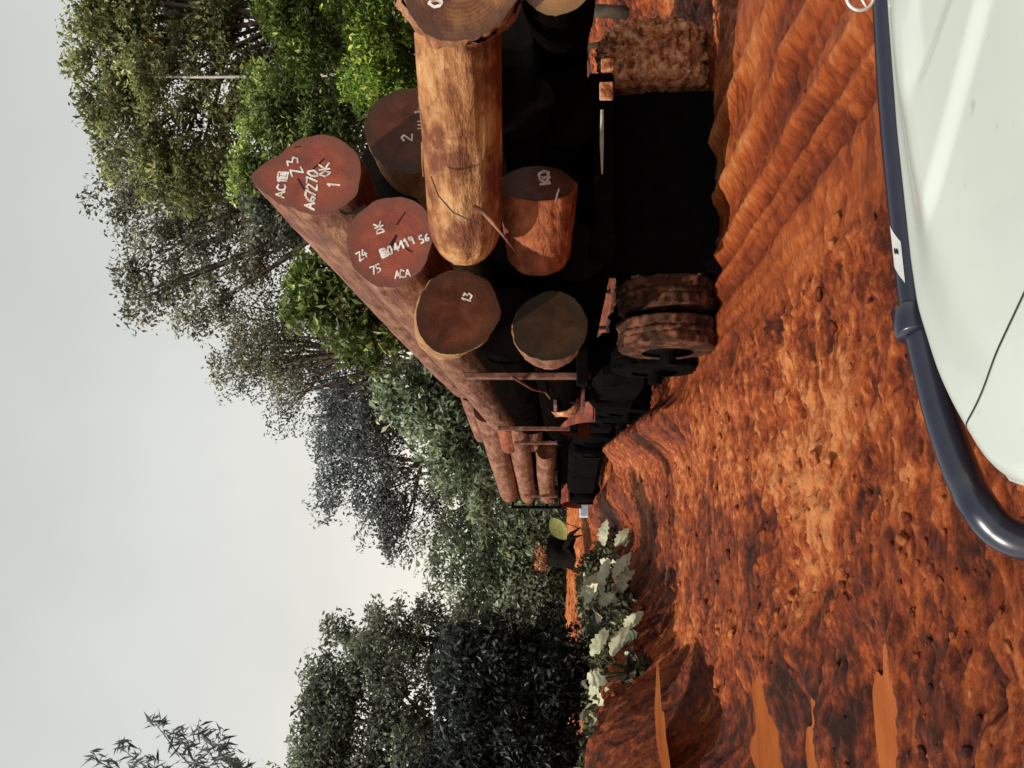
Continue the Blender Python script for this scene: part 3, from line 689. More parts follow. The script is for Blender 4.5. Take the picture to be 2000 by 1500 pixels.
for (s_, l, z, L, r, m, lab) in [(.2, .45, 2.98, 9.9, .33, 'bark_brown', 'pale topmost log on the left side of the far trailer'), (.7, .36, 2.34, 9.3, .29, 'bark_brown', 'second log down on the left side of the far trailer'),
                              (3.4, .32, 1.70, 6.4, .27, 'bark_brown', 'lowest log on the left side of the far trailer'), (.3, 1.15, 2.75, 9.6, .33, 'bark_brown', 'middle brown log in the top row of the far trailer'),
                              (.5, 1.0, 1.80, 9.4, .34, 'bark_shade_dark', 'dark log inside the bottom row of the far trailer'), (.4, 1.8, 2.0, 9.4, .36, 'bark_shade_dark', 'dark log at the right side of the far trailer'),
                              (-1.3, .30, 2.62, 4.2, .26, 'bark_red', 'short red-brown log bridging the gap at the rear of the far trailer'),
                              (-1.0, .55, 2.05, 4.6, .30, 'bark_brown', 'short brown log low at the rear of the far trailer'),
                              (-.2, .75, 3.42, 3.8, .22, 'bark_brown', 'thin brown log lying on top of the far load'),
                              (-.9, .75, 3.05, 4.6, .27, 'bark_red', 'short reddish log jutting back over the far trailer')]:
    make_log('log', lab, Q(s_, l, z), dir2 + np.array([0, 0, .004]), L, r, r * .9, (M[m], M['cut_brown'] if 'dark' not in m else M['cut_shade_dark']), group=GF, seed=int(s_ * 10 + l * 7 + 80), nl=40, na=32, rough=.05)

# ------------------------------------------------------------------ foliage
def leaves(name, subs, per, size, pal, parent=None, sig=.35, flat=.0, aspect=.45, sd=0, up=.35, droop=0):
    rg = np.random.default_rng(sd + 100)
    cs, cb = [], []
    for (c, s_, br) in subs:
        n = max(4, int(per * s_[0] * s_[1] / .36)) if per < 0 else per
        q = rg.standard_normal((n, 3)); q /= np.maximum(1, np.linalg.norm(q, axis=1)[:, None] / 1.9)
        cs.append(c + q * np.asarray(s_)); cb.append(br * np.clip(1 + .22 * q[:, 2], .55, 1.5) * rg.uniform(.65, 1.35, n))  # upper leaves lightened, lower ones darkened: top light put into the colour
    C = np.concatenate(cs); B = np.concatenate(cb); n = len(C)
    nrm = rg.standard_normal((n, 3)) + np.array([0, 0, up]); nrm /= np.linalg.norm(nrm, axis=1)[:, None]
    d = rg.standard_normal((n, 3)); d[:, 2] -= droop; d -= nrm * np.sum(d * nrm, 1)[:, None]; d /= np.linalg.norm(d, axis=1)[:, None]
    e = np.cross(nrm, d); s = size * rg.uniform(.6, 1.5, n)[:, None]
    V = np.stack([C - d * s * .5, C + e * s * aspect * .5 + nrm * s * .06, C + d * s * .5 - nrm * s * .08, C - e * s * aspect * .5 + nrm * s * .06], 1).reshape(-1, 3)
    Fc = np.arange(n * 4).reshape(-1, 4)
    pal = np.asarray(pal, float); k = rg.random(n)[:, None]; k2 = (rg.random(n) < .12)[:, None]
    col = pal[0] * (1 - k) + pal[1] * k
    if len(pal) > 2: col = np.where(k2, pal[2], col)
    col = np.clip(col * B[:, None], 0, .8)
    col = np.repeat(np.concatenate([col, np.ones((n, 1))], 1), 4, 0)
    return mesh_obj(name, V, Fc, M['leaf'], parent, False, {'leafcol': ('FLOAT_COLOR', col)})
PAL = {'green': [(.080, .125, .040), (.17, .22, .065), (.32, .34, .12)], 'olive': [(.105, .130, .055), (.21, .22, .095), (.36, .34, .15)],
       'bright': [(.09, .15, .025), (.18, .28, .05), (.38, .44, .09)], 'blue': [(.085, .105, .110), (.15, .175, .175), (.24, .26, .24)],  # blue: distance haze put into the leaf colour
       'grey': [(.115, .155, .100), (.21, .26, .165), (.35, .39, .24)], 'dark': [(.080, .098, .078), (.165, .190, .140), (.33, .35, .25)],  # grey: leaf colour paled to carry distance haze
       'brownish': [(.115, .125, .090), (.22, .22, .15), (.34, .32, .21)], 'black': [(.012, .015, .014), (.030, .038, .034), (.075, .085, .07)]}  # black: the thicket's deep shade put into the leaf colour
DENS = 1.35; LMUL = 1.7; LSZ = .78
def plant_tree(name, label, cat, base_u, D, clumps, n_sub, per, size, pal, group=None, trunk_r=.16, sd=0, sub_sig=.16, tmat='trunk', depth=.7, lean=0, droop=0, aspect=.45, base_z=None, trunk=True, limb_r=None):
    """clumps: (u, v, ru, rv[, bright]) ellipses in upright picture units at distance D; the tree stands at its real place"""
    rg = np.random.default_rng(sd); root_p = P(base_u, 1100, D)
    z0 = base_z if base_z is not None else gz(root_p[0], root_p[1]) - .2
    root = empty(name, (root_p[0], root_p[1], z0), label, cat, group)
    subs, tips = [], []
    for cl in clumps:
        u, v, ru, rv = cl[:4]; br = cl[4] if len(cl) > 4 else 1.0
        c = P(u, v, D); a, b = pxr(ru, D), pxr(rv, D); dp = min(a, b) * depth
        ns = max(4, int(DENS * n_sub * (ru * rv) / (100 * 100)))
        for k in range(ns):
            q = rg.standard_normal(3); q /= np.linalg.norm(q); q *= rg.uniform(.15, 1) ** .5
            cc = c + RGT * q[0] * a + np.array([0, 0, 1.]) * q[2] * b + np.array([FWD[0], FWD[1], 0]) * q[1] * dp
            s_ = sub_sig * rg.uniform(.6, 1.4) * pxr(100, D)
            subs.append((cc, (s_ * 1.15, s_ * 1.15, s_ * .62), br * rg.choice([.45, .7, 1.0, 1.25, 1.6]) * (1 + .3 * q[2])))  # clump brightness rises with height, painting light from above
        tips.append((c, a, b))
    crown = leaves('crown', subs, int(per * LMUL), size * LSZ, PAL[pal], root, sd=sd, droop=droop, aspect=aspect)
    if trunk:
        mb = MB(); top = max(tips, key=lambda t: t[0][2])
        b0 = np.array([root_p[0], root_p[1], z0])
        pts = [b0 + (top[0] - b0) * t + np.array([.25 * math.sin(t * 5 + sd), .25 * math.cos(t * 4 + sd), 0]) * t * (1 - t) for t in np.linspace(0, 1, 9)]
        mb.tube(pts, np.linspace(trunk_r, trunk_r * .3, 9), 10)
        mb.build('trunk', M[tmat], root, True)
        mb = MB(); made = False
        for (c, a, b) in tips:
            j = 4 + int(rg.integers(0, 3)); st = pts[min(j, 7)]
            for k in range(3):
                e = c + np.array([rg.uniform(-.6, .6) * a, rg.uniform(-.4, .4) * a, rg.uniform(-.2, .7) * b]); md = (st + e) / 2 + np.array([0, 0, -.1 * a])
                mb.tube([st, (st + md) / 2 + .05, md, (md + e) / 2, e], np.linspace(trunk_r * (limb_r or .42), trunk_r * .08, 5), 6)
        if not (limb_r and limb_r < .1): mb.build('limb', M[tmat], root, True)
    return root
TG = 'tall forest trees behind the log pile'
plant_tree('forest_tree', 'tallest broad green tree at the right, its rounded top against the sky', 'tree', 1400, 24, [(1400, 260, 110, 130), (1260, 270, 120, 110), (1500, 230, 90, 110), (1330, 440, 130, 90, .85), (1170, 350, 80, 90), (1470, 420, 70, 60)], 46, 46, .20, 'olive', TG, .2, 11)
plant_tree('forest_tree', 'loose dark-leaved tree with many sky gaps left of the tallest tree', 'tree', 1050, 29, [(1080, 330, 80, 120, .8), (985, 300, 70, 90, .8), (930, 300, 60, 70, .8), (1120, 230, 60, 60), (1010, 440, 110, 80, 1), (900, 400, 50, 70)], 26, 40, .21, 'brownish', TG, .2, 12, sub_sig=.15)
plant_tree('forest_tree', 'vine-draped yellow-green tree just above the topmost painted log', 'tree', 1230, 19, [(1230, 520, 110, 60, 1.1), (1330, 560, 80, 80, .9), (1210, 620, 100, 80, .8), (1290, 680, 90, 80, .7), (1160, 470, 50, 25, 1.5)], 50, 48, .15, 'green', TG, .15, 13)
plant_tree('forest_tree', 'bright lime-green leafy tree at the right border of the picture', 'tree', 1470, 16, [(1470, 690, 60, 60, 1.2), (1400, 730, 70, 50, 1.1), (1500, 560, 70, 80, .55), (1420, 600, 80, 60, .45), (1480, 780, 60, 60, .8)], 60, 46, .13, 'bright', TG, .13, 14)
plant_tree('forest_tree', 'broad brown-green tree filling the middle of the forest canopy', 'tree', 1110, 31, [(1130, 400, 120, 110, .9), (1040, 520, 90, 60, .8), (1200, 260, 80, 80, 1), (980, 380, 70, 60, .9), (1120, 540, 90, 60, .9)], 40, 44, .2, 'brownish', TG, .2, 21, sub_sig=.17)
plant_tree('shrub', 'bright sunlit bush low behind the torn-bark log at the right', 'shrub', 1420, 17, [(1400, 800, 80, 60, 1.0), (1480, 830, 60, 60, .9), (1330, 800, 60, 50, .8), (1350, 730, 60, 60, .8)], 70, 44, .13, 'bright', None, .06, 22)
plant_tree('forest_tree', 'thin-crowned tree with backlit sparkling gaps above the log tops', 'tree', 880, 31, [(900, 480, 90, 60, .9), (830, 520, 60, 70, .9), (960, 560, 80, 60, .9), (870, 610, 90, 70, .8), (780, 470, 60, 60, .9), (760, 560, 60, 60, .9), (850, 560, 80, 60, .9)], 34, 46, .17, 'brownish', TG, .2, 15, sub_sig=.17)
plant_tree('forest_tree', 'sparse twiggy tree at the left end of the tall forest', 'tree', 790, 33, [(800, 500, 70, 60, .9), (770, 600, 60, 60, .9), (730, 560, 40, 40, .9), (700, 620, 50, 50, .9), (690, 560, 30, 40, .9)], 36, 40, .18, 'blue', TG, .15, 16, sub_sig=.17)
plant_tree('forest_tree', 'dense slate-blue tree above the middle of the log bodies', 'tree', 760, 36, [(790, 680, 80, 70), (720, 700, 80, 80), (660, 680, 60, 70), (850, 720, 60, 50)], 55, 46, .22, 'blue', TG, .2, 17)
plant_tree('forest_tree', 'slate-grey tree with a ragged left edge over the far trailer', 'tree', 560, 38, [(620, 650, 80, 45), (540, 660, 50, 50), (580, 730, 90, 50), (480, 730, 50, 50, .9), (440, 780, 40, 40, .9), (640, 740, 90, 60), (540, 770, 80, 50, .9), (500, 820, 80, 50, .9)], 44, 44, .22, 'blue', TG, .18, 18)
plant_tree('forest_tree', 'slender tree with a straight pale bare trunk in front of the tallest tree', 'tree', 1352, 21.5, [(1350, 280, 50, 45, 1.1), (1310, 300, 40, 30, 1.3), (1385, 310, 40, 40, 1.)], 40, 40, .16, 'olive', TG, .075, 19, tmat='trunk_pale', limb_r=.05)
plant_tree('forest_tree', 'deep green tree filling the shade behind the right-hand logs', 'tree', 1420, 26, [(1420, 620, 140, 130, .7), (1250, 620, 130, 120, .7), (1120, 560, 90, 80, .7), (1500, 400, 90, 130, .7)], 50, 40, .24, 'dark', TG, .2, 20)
SG = 'shrubs behind the log trailers'
SH = [(930, 600, 24, 70, 60, 'green', 'fresh green bush touching the second painted log from behind', 1.2), (860, 690, 25, 60, 50, 'green', 'small green bush over the dark brown log end', 1.1), (740, 790, 27, 70, 55, 'grey', 'green shrub above the tail of the log bodies', 1.1),
      (660, 850, 28, 90, 70, 'grey', 'grey-green shrub behind the front end of the log bodies', 1.), (600, 930, 30, 110, 90, 'grey', 'twiggy grey-green shrub directly over the far trailer', .9), (500, 960, 40, 90, 110, 'grey', 'tall grey-green shrub left of the far trailer', .85),
      (420, 900, 42, 90, 100, 'grey', 'hazy rounded shrub under the bright sky gap', 1.0), (340, 950, 39, 80, 110, 'grey', 'grey-green shrub right of the dark left trees', .75), (440, 1030, 39, 120, 60, 'grey', 'low pale shrub above the red earth slope', .9),
      (300, 1030, 38, 90, 60, 'dark', 'dark low shrub at the left end of the red slope', 1.1)]
for i, (u, v, D, ru, rv, pl, lab, br) in enumerate(SH):
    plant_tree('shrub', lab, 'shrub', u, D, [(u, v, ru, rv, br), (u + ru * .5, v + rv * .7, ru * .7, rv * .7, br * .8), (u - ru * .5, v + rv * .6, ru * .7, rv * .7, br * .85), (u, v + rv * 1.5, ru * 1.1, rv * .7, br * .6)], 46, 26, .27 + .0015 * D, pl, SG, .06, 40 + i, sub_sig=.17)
LG = 'dark trees on the left of the road'
plant_tree('forest_tree', 'tall dark tree at the left border of the picture', 'tree', 60, 17, [(60, 640, 90, 80), (150, 640, 60, 60, 1.1), (-40, 620, 80, 100), (40, 780, 110, 90, .9), (190, 730, 60, 80)], 60, 50, .14, 'dark', LG, .16, 71, sub_sig=.17)
plant_tree('forest_tree', 'dark tree with upright plume-like tips beside the bright sky gap', 'tree', 235, 19, [(240, 760, 50, 90), (262, 660, 22, 45, 1.2), (300, 745, 24, 50, 1.3), (200, 860, 80, 80, .9), (285, 850, 40, 60, 1.)], 60, 44, .13, 'dark', LG, .12, 72, sub_sig=.13)
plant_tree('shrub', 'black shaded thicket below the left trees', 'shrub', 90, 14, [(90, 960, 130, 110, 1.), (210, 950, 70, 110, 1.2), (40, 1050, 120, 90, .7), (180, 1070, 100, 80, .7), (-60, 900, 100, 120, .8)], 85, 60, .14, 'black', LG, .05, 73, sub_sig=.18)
# feathery bamboo reaching into the picture from the left
bam = empty('bamboo', tuple(P(-190, 1250, 10.5) * np.array([1, 1, 0]) + np.array([0, 0, .9])), 'feathery bamboo with drooping leaf tips at the far left sky', 'bamboo')
bb = np.array(bam.location)
for i, (u, v) in enumerate([(78, 390), (70, 345), (92, 300), (60, 425), (40, 235), (20, 180), (10, 290), (8, 460)]):
    tip = P(u, v, 10.2 + .2 * (i % 3)); st = P(-230 + 12 * i, 560, 10.6)
    pts = [bb + np.array([.08 * math.cos(i), .08 * math.sin(i), 0]), (bb + st) / 2, st, (st + tip) / 2 + np.array([0, 0, .18]), tip]
    tpar = np.linspace(0, 1, 12); k = np.array(pts)
    cur = [k[0] * (1 - t) ** 4 + 4 * k[1] * t * (1 - t) ** 3 + 6 * k[2] * t * t * (1 - t) ** 2 + 4 * k[3] * t ** 3 * (1 - t) + k[4] * t ** 4 for t in tpar]
    mb = MB(); mb.tube(cur, np.linspace(.022, .004, 12), 6); stm = mb.build('stem', M['trunk'], bam, True)
    subs = [(np.array(cur[-1]) * (1 - a) + np.array(cur[-3]) * a - np.array([0, 0, .03]), (.05 + .05 * a, .05, .06 + .05 * a), 1.0) for a in np.linspace(0, 1.6, 9)]
    leaves('foliage', subs, 16, .17, PAL['blue'], stm, sd=300 + i, droop=1.6, aspect=.16)

# far woodland as one mass closing the horizon
subs = []
rg = np.random.default_rng(5)
for k in range(900):
    t = rg.uniform(-.75, .75); D = rg.uniform(60, 90)
    p = np.array([D * F2[0] + D * t * R2[0], D * F2[1] + D * t * R2[1], rg.uniform(0.5, 8.0) * (.55 + .45 * math.sin(t * 9 + 1) ** 2)])
    subs.append((p, (1.3, 1.3, .9), rg.uniform(.7, 1.2)))
o = leaves('far_woodland', subs, 26, .75, PAL['grey'], None, sd=900)
tag(o, 'hazy distant woodland closing the view beyond the road', 'woodland', kind='stuff')

# dusty broad-leaved plants on the left verge
def leaf_blade(mb, base, tip, w, nrm, lobes=5):
    d = tip - base; L = np.linalg.norm(d); d = d / L; e = np.cross(nrm, d); e /= np.linalg.norm(e); n = np.cross(d, e)
    N = 14; v = []
    for i in range(N + 1):
        t = i / N; wd = w * math.sin(math.pi * min(1, t * .97 + .02)) ** .75 * (1 + .28 * math.sin(t * lobes * 2 * math.pi))
        c = base + d * L * t - n * (L * .25 * t * t)
        v += [c - e * wd * .5 + n * wd * .12, c, c + e * wd * .5 + n * wd * .12]
    mb.add(v, grid_faces(N + 1, 3))
M['dusty'] = noise_mat('dusty_leaf', [(.3, (.22, .23, .13)), (.5, (.45, .45, .30)), (.7, (.62, .60, .44))], 9, .7, .5, .01)
M['duskgreen'] = noise_mat('dull_leaf', [(.3, (.02, .03, .015)), (.6, (.08, .10, .05)), (.8, (.2, .2, .11))], 5, .6, .4, .01)
def broad_plant(label, u, v, D, hpx, nl, ln, sd, mat='dusty'):
    rg = random.Random(sd); c = P(u, v, D); g = gz(c[0], c[1]) - .08
    root = empty('broadleaf_plant', (c[0], c[1], g), label, 'plant', 'dusty broad-leaved plants on the left verge')
    b0 = np.array([c[0], c[1], g])
    for i in range(nl + 3):
        a = i * 2.4 + rg.uniform(-.4, .4); up_ = rg.uniform(.2, 1.0)
        top = c + np.array([math.cos(a) * .22, math.sin(a) * .22, rg.uniform(-.5, .5) * pxr(hpx, D)])
        mb = MB(); mb.tube([b0, (b0 + top) / 2 + np.array([0, 0, .12]), top], [.012, .009, .006], 6); st = mb.build('stem', M['duskgreen'], root, True)
        mb = MB(); tip = top + np.array([math.cos(a), math.sin(a), rg.uniform(-.7, .1)]) * ln * rg.uniform(.7, 1.2)
        leaf_blade(mb, top, tip, ln * rg.uniform(.4, .62), np.array([rg.uniform(-.5, .1), -.7, .7]))
        mb.build('leaf', M[mat] if rg.random() < .85 else M['duskgreen'], st, True)
for a in [('dusty plant with a broad pale leaf at the left end of the verge row', 190, 1170, 12.2, 60, 7, .40, 1), ('tall dusty plant with drooping pale leaves in the middle of the verge', 312, 1165, 14.5, 70, 8, .48, 2),
          ('dusty plant whose pale leaf overhangs the road edge', 345, 1205, 15.0, 55, 6, .45, 3), ('low dusty plant on the road edge nearest the viewer', 245, 1225, 12.8, 50, 7, .36, 4),
          ('dusty plant with one bright leaf next to the red slope', 412, 1195, 17.5, 50, 7, .5, 5), ('dull low plant hiding behind the pale-leaved ones', 280, 1195, 14.8, 50, 8, .4, 6)]: broad_plant(*a)
# low tangled growth on the left verge: nobody could count it
rg = np.random.default_rng(55); subs = []
while len(subs) < 300:
    Y_ = rg.uniform(9.8, 21); X_ = rg.uniform(-4.2, .8)
    z_ = gz(X_, Y_)
    if z_ < .40 or Y_ < 12.0 or X_ > min(-1.3 + .27 * (Y_ - 12), -.2): continue
    subs.append((np.array([X_, Y_, z_ + rg.uniform(.0, .16)]), (.16, .16, .10), rg.uniform(.35, 1.3)))
o = leaves('verge_growth', subs, 26, .13, [(.03, .035, .02), (.12, .13, .07), (.42, .40, .26)], None, sd=56, aspect=.6)
tag(o, 'tangled low growth covering the left bank', 'ground cover', kind='stuff')
# charred stump with dry leaves, standing on the red slope
sp = P(420, 1092, 31); st = empty('tree_stump', (sp[0], sp[1], gz(sp[0], sp[1]) - .1), 'black charred stump topped with dry brown leaves at the foot of the shrubs', 'stump')
v = []; n = 20
for (h, r) in ((-.55, .62), (-.3, .52), (0, .48), (.42, .46)):
    for j in range(n):
        t = 2 * math.pi * j / n; k = r * (1 + .15 * math.sin(3 * t) + .08 * math.sin(7 * t + h)); v.append(sp + RGT * k * math.cos(t) + np.array([FWD[0], FWD[1], 0]) * k * math.sin(t) + np.array([0, 0, h + .05 * math.sin(5 * t)]))
mesh_obj('wood', v, grid_faces(4, n, True) + [tuple(range(3 * n, 4 * n))], M['stump'], st)
for (uu, vv_) in ((470, 1140), (455, 1143), (405, 1130)):
    MB().tube([P(430, 1105, 30.6), P((430 + uu) / 2 + 6, 1114, 30.3), P(uu, vv_ - 6, 29.8)], [.13, .08, .02], 7).build('root', M['stump'], st, True)
M_dry = [(.30, .12, .06), (.5, .26, .14), (.6, .38, .2)]
leaves('dry_leaves', [(sp + np.array([0, 0, .62]) + RGT * k, (.16, .16, .14), 1.) for k in (-.3, -.1, .15, -.4)], 34, .16, M_dry, st, sd=333)
yl = empty('leafy_sprout', tuple(np.array([*P(468, 1092, 30.0)[:2], gz(*P(468, 1092, 30.0)[:2])])), 'single big olive leaf sprouting beside the charred stump', 'plant')
mb = MB(); b0 = P(462, 1150, 30.0); t0 = P(488, 1076, 29.9); mb.tube([b0, (b0 + t0) / 2, t0], .015, 6); mb.build('stem', M['duskgreen'], yl, True)
mb = MB(); leaf_blade(mb, t0, P(446, 1104, 29.7), .55, np.array([0.3, -.9, .3]), 0)
M['oliveleaf'] = noise_mat('olive_leaf', [(.3, (.16, .18, .05)), (.7, (.30, .31, .10))], 5, .6, .2)
mb.build('leaf', M['oliveleaf'], yl, True)

# ------------------------------------------------------------------ own vehicle
HZ = 1.03; RND_ = .034
car = empty('pickup_truck', (.9, .7, 0), 'cream-white bonnet of the vehicle at the bottom with a black bull bar', 'pickup truck')
edge_px = [(2250, 1735), (1900, 1725), (1500, 1735), (1250, 1754), (1000, 1781), (910, 1794), (820, 1822), (700, 1862), (625, 1893), (592, 1912), (566, 1938), (553, 1962), (549, 1985), (551, 2015)]
E = np.array([on_z(u, v, HZ) for u, v in edge_px])
# dense resample with smoothing
cum = np.concatenate([[0], np.cumsum(np.linalg.norm(np.diff(E, axis=0), axis=1))])
tq = np.linspace(0, cum[-1], 240); ER = np.stack([np.interp(tq, cum, E[:, k]) for k in range(3)], 1)
for _ in range(8): ER[1:-1] = (ER[:-2] + 2 * ER[1:-1] + ER[2:]) / 4
# continue along the left side towards the rear
last = ER[-1]; side = np.array([last + np.array([.0, -.02 * k, 0]) for k in range(1, 36)])
ER = np.concatenate([ER, side]); nE = len(ER)
tg = np.gradient(ER, axis=0); tg /= np.linalg.norm(tg, axis=1)[:, None]
nout = np.stack([tg[:, 1], -tg[:, 0], np.zeros(nE)], 1)
if nout[60][1] < 0: nout = -nout
for _ in range(10): nout[1:-1] = (nout[:-2] + 2 * nout[1:-1] + nout[2:]) / 4
nout /= np.linalg.norm(nout, axis=1)[:, None]
ER = ER + nout * (RND_ * sst(.08, .3, ER[:, 0]))[:, None]
CEN = np.array([1.15, .35, HZ])
def relief(x, y):
    # shallow ridges shaped to stand for reflection bands on the bonnet
    def seg(a, b):
        a = np.array(a); b = np.array(b); d = b - a; L = np.linalg.norm(d); d = d / L
        qx, qy = x - a[0], y - a[1]; t = qx * d[0] + qy * d[1]; w = qx * -d[1] + qy * d[0]; return t / L, w
    h = 0
    for (p1, p2, wd, am) in RID:
        t, w = seg(p1, p2); h = h + am * sst(-wd, wd, w) * sst(-.15, .15, t)
    return h
pt = lambda u, v: on_z(u, v, HZ)[:2]
RID = [(pt(1080, 1845), pt(1560, 2010), .024, .010), (pt(1350, 1850), pt(1560, 1940), .022, -.009), (pt(1330, 1836), pt(1600, 1838), .012, .006)]
def surf(p):
    # crown: rises slightly towards the middle and rear
    x, y = p[..., 0], p[..., 1]
    dx = np.maximum(0, x - .1)
    return .05 * (1 - np.exp(-dx / .5)) + relief(x, y) * sst(.05, .3, x) + .05 * sst(1.5, .4, y)
rows = []
RND = .035
prof = [(1.0, -.5), (1.0, -.2), (1.0, -.06)] + [(1 - (1 - math.cos(a)) * 0 - RND * (1 - math.cos(a)), -RND * (1 - math.sin(a))) for a in np.linspace(0, math.pi / 2, 7)]
allp = []
drops = [-.5, -.2, -.08]
for z in drops: allp.append(ER + np.array([0, 0, z]) - nout * (0 if z > -.3 else .03))
for a in np.linspace(0, math.pi / 2, 8): allp.append(ER - nout * RND * (1 - math.cos(a)) + np.array([0, 0, -RND * (1 - math.sin(a))]))
inner0 = ER - nout * RND
K = 60
for k in range(1, K + 1):
    t = k / K; allp.append(inner0 * (1 - t) + CEN * t)
A = np.array(allp); nR = len(A)
wgt = np.concatenate([np.zeros(3), np.linspace(0, .0, 8), np.ones(K)])
dz = surf(A[..., :2] if False else A)
edge_blend = np.concatenate([np.zeros(11), sst(0, .12, np.arange(1, K + 1) / K)])
base_edge = surf(inner0)
A[..., 2] += dz * edge_blend[:, None]
# the seam between bonnet and wing: split the grid along a line
sa, sb = pt(655, 1877), pt(852, 2003); sd_ = (sb - sa) / np.linalg.norm(sb - sa)
sa2 = sa - sd_ * .2; sb2 = sb + sd_ * .8
body_f = grid_faces(nR, nE)
Av = A.reshape(-1, 3)
cent = np.array([Av[list(q)].mean(0) for q in body_f])
sidew = (cent[:, 0] - sa[0]) * -sd_[1] + (cent[:, 1] - sa[1]) * sd_[0]
is_top = np.array([q[0] // nE >= 3 for q in body_f])
fo = mesh_obj('bonnet', Av, [q[::-1] for q in body_f], M['car'], car)
# panel gap as a narrow dark groove strip following the surface
ns = 60; sv = []
from mathutils.bvhtree import BVHTree
bvh = BVHTree.FromPolygons([tuple(p) for p in Av], [tuple(q) for q in body_f])
def snap(xy):
    h = bvh.ray_cast(Vector((xy[0], xy[1], 2)), Vector((0, 0, -1)))
    return h[0].z if h[0] is not None else HZ
nrm2 = np.array([-sd_[1], sd_[0]])
for i in range(ns + 1):
    t = i / ns; c = sa + sd_ * (t * .75 - .0); c = c + nrm2 * (.012 * math.sin(t * 2.2))
    for s_ in (-.0022, .0022):
        q = c + nrm2 * s_; sv.append((q[0], q[1], snap(q) + .0012))
mesh_obj('panel_gap', sv, grid_faces(ns + 1, 2), M['seam'], fo)
# bull bar
bar_px = [(1950, 1728), (1700, 1726), (1500, 1734), (1250, 1750), (1000, 1777), (900, 1789), (820, 1806), (700, 1836), (620, 1862), (560, 1886), (510, 1912), (470, 1945), (446, 1985), (436, 2040), (434, 2120), (434, 2250)]
BZ = .885
bp = []
for (u, v) in bar_px[:11]:
    bp.append(on_z(u, v, BZ))
D0 = np.dot(bp[-1] - CAM, FWD)
for k, (u, v) in enumerate(bar_px[11:]): bp.append(P(u, v, D0 - .02 * (k + 1)))
bp = np.array(bp)
def spline(p, n):
    out = []; k = len(p)
    for i in range(k - 1):
        p0, p1, p2, p3 = p[max(i - 1, 0)], p[i], p[i + 1], p[min(i + 2, k - 1)]
        for t in np.linspace(0, 1, n, endpoint=False):
            out.append(.5 * ((2 * p1) + (-p0 + p2) * t + (2 * p0 - 5 * p1 + 4 * p2 - p3) * t * t + (-p0 + 3 * p1 - 3 * p2 + p3) * t ** 3))
    out.append(p[-1]); return np.array(out)
bs = spline(bp, 8)
BR = .036
mb = MB(); mb.tube(bs, BR, 28); bar = mb.build('bull_bar', M['bar'], car, True)
def bar_at(u):
    us = np.array([750 + np.dot(q - CAM, RGT) / np.dot(q - CAM, FWD) * FPX for q in bs]); i = int(np.argmin(np.abs(us - u))); t = bs[min(i + 1, len(bs) - 1)] - bs[i - 1]
    return bs[i], t / np.linalg.norm(t)
c, t = bar_at(868)
mb = MB(); off = np.array([0, 0, .010])
mb.tube([c - t * .034 + off, c - t * .030 + off, c + t * .030 + off, c + t * .034 + off], [BR * 1.14, BR * 1.24, BR * 1.24, BR * 1.14], 28)
cl = mb.build('clamp', M['bar'], bar, True)
mb = MB(); mb.tube([c + np.array([0, -.035, .012]), c + np.array([0, -.05, .014])], .007, 6); mb.build('bolt', M['bar'], cl)
# white sticker wrapped on the tube
def patch(u0, u1, a0, a1, rr, name, mat, par, shear=0):
    v = []; n, m = 16, 12
    for i in range(n):
        for j in range(m):
            aj = a0 + (a1 - a0) * j / (m - 1)
            q, t = bar_at(u0 + (u1 - u0) * i / (n - 1) + shear * (j / (m - 1) - .5))
            side_ = np.cross(t, [0, 0, 1.0]); side_ /= np.linalg.norm(side_)
            if np.dot(side_, CAM - q) < 0: side_ = -side_
            v.append(q + rr * (side_ * math.cos(aj) + np.array([0, 0, 1.0]) * math.sin(aj)))
    return mesh_obj(name, v, grid_faces(n, m), mat, par)
bs = spline(bp, 60)
stk = patch(960, 1040, rad(48), rad(92), BR + .0012, 'sticker', M['sticker'], bar, 40)
patch(1000, 1010, rad(60), rad(80), BR + .0022, 'sticker_mark', M['seam'], stk, 6)
# ring-shaped star ornament at the front of the bonnet
oc = P(1507, 1680, 1.93); rr = pxr(27, 1.93)
mb = MB(); ring = [oc + RGT * rr * math.cos(a) + UPV * rr * math.sin(a) for a in np.linspace(0, 2 * math.pi, 49)]
mb.tube(ring, .0036, 10, False); orn = mb.build('ornament', M['chrome'], car, True)
mb = MB()
for k in range(3):
    a = rad(90 + 120 * k); mb.tube([oc, oc + (RGT * math.cos(a) + UPV * math.sin(a)) * rr * .55, oc + (RGT * math.cos(a) + UPV * math.sin(a)) * rr * .98], [.004, .0026, .0012], 8)
mb.build('star', M['chrome'], orn, True)
MB().tube([oc - UPV * rr, oc - UPV * (rr + .05)], .005, 10).build('ornament_foot', M['chrome'], orn, True)
# headlight wrapped round the front corner, below the bonnet edge
hc = on_z(549, 1990, .96); mb = MB()
v = ICV2 * np.array([.06, .10, .05]) + hc + np.array([.055, -.01, -.03]); mb.add(v, ICF2); mb.build('headlight', M['glass'], car, True)

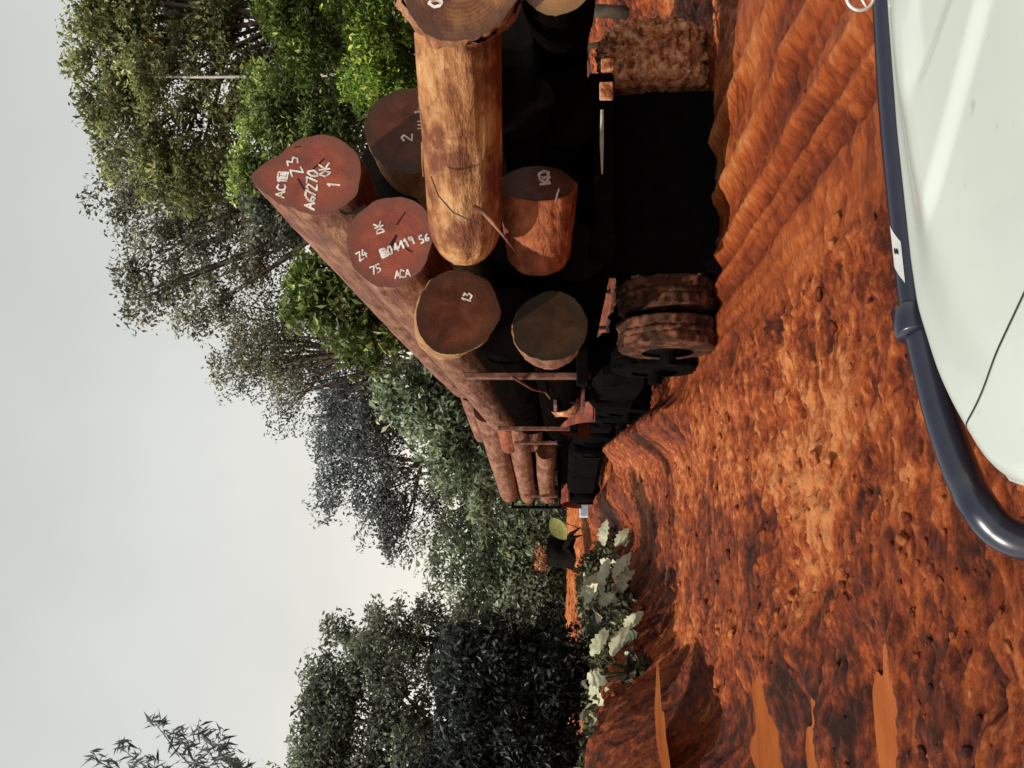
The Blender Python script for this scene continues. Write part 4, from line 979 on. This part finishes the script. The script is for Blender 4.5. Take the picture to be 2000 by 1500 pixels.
# ------------------------------------------------------------------ light, sky, camera
SUN_AZ, SUN_EL = rad(-120), rad(47)      # azimuth from +Y, clockwise positive
w = bpy.data.worlds.new('World'); SC.world = w; w.use_nodes = True
nt = w.node_tree; L = nt.links.new; bg = nt.nodes['Background']
sky = nt.nodes.new('ShaderNodeTexSky'); sky.sky_type = 'NISHITA'; sky.sun_disc = False
sky.sun_elevation = SUN_EL; sky.sun_rotation = SUN_AZ; sky.dust_density = 6; sky.air_density = 1.2
tc = nt.nodes.new('ShaderNodeTexCoord'); sx = nt.nodes.new('ShaderNodeSeparateXYZ'); L(tc.outputs['Generated'], sx.inputs[0])
hz = ramp(nt, sx.outputs['Z'], [(0.0, (1.14, 1.06, .93)), (.16, (1.04, .98, .88)), (.3, (.86, .85, .79)), (.48, (.72, .74, .70)), (.75, (.52, .55, .54)), (1, (.30, .33, .34))])
vm = nt.nodes.new('ShaderNodeVectorMath'); vm.operation = 'SCALE'; vm.inputs['Scale'].default_value = 10.0; cn = nd(nt, 'ShaderNodeTexNoise', Scale=3.2, Detail=5., Roughness=.55); L(tc.outputs['Generated'], cn.inputs['Vector'])
cm = nd(nt, 'ShaderNodeMapRange'); L(cn.outputs['Fac'], cm.inputs[0]); cm.inputs[1].default_value = .3; cm.inputs[2].default_value = .7; cm.inputs[3].default_value = .93; cm.inputs[4].default_value = 1.06
vs = nt.nodes.new('ShaderNodeVectorMath'); vs.operation = 'SCALE'; L(hz, vs.inputs[0]); L(cm.outputs[0], vs.inputs['Scale']); L(vs.outputs[0], vm.inputs[0])
mx = nt.nodes.new('ShaderNodeMix'); mx.data_type = 'RGBA'; mx.inputs[0].default_value = .90
L(sky.outputs[0], mx.inputs[6]); L(vm.outputs[0], mx.inputs[7]); L(mx.outputs[2], bg.inputs['Color']); bg.inputs['Strength'].default_value = .1
sl = bpy.data.lights.new('sun', 'SUN'); sl.energy = 4.4; sl.angle = rad(.6); sl.color = (1, .93, .82)
so = bpy.data.objects.new('sun', sl); COL.objects.link(so)
sdv = Vector((math.sin(SUN_AZ) * math.cos(SUN_EL), math.cos(SUN_AZ) * math.cos(SUN_EL), math.sin(SUN_EL)))
so.rotation_euler = sdv.to_track_quat('Z', 'Y').to_euler(); so.location = (-8, -2, 14)

cd = bpy.data.cameras.new('camera'); co = bpy.data.objects.new('camera', cd); COL.objects.link(co)
cd.sensor_fit = 'HORIZONTAL'; cd.sensor_width = 36; cd.lens = 36 * FPX / 2000; cd.clip_end = 3000; cd.clip_start = .02
xc, yc, zc = -UPV, RGT, -FWD
co.matrix_world = Matrix(((xc[0], yc[0], zc[0], CAM[0]), (xc[1], yc[1], zc[1], CAM[1]), (xc[2], yc[2], zc[2], CAM[2]), (0, 0, 0, 1)))
SC.camera = co
SC.view_settings.view_transform = 'Standard'; SC.view_settings.look = 'None'; SC.view_settings.exposure = 0
SC.cycles.max_bounces = 6; SC.cycles.transmission_bounces = 4; SC.cycles.transparent_max_bounces = 4
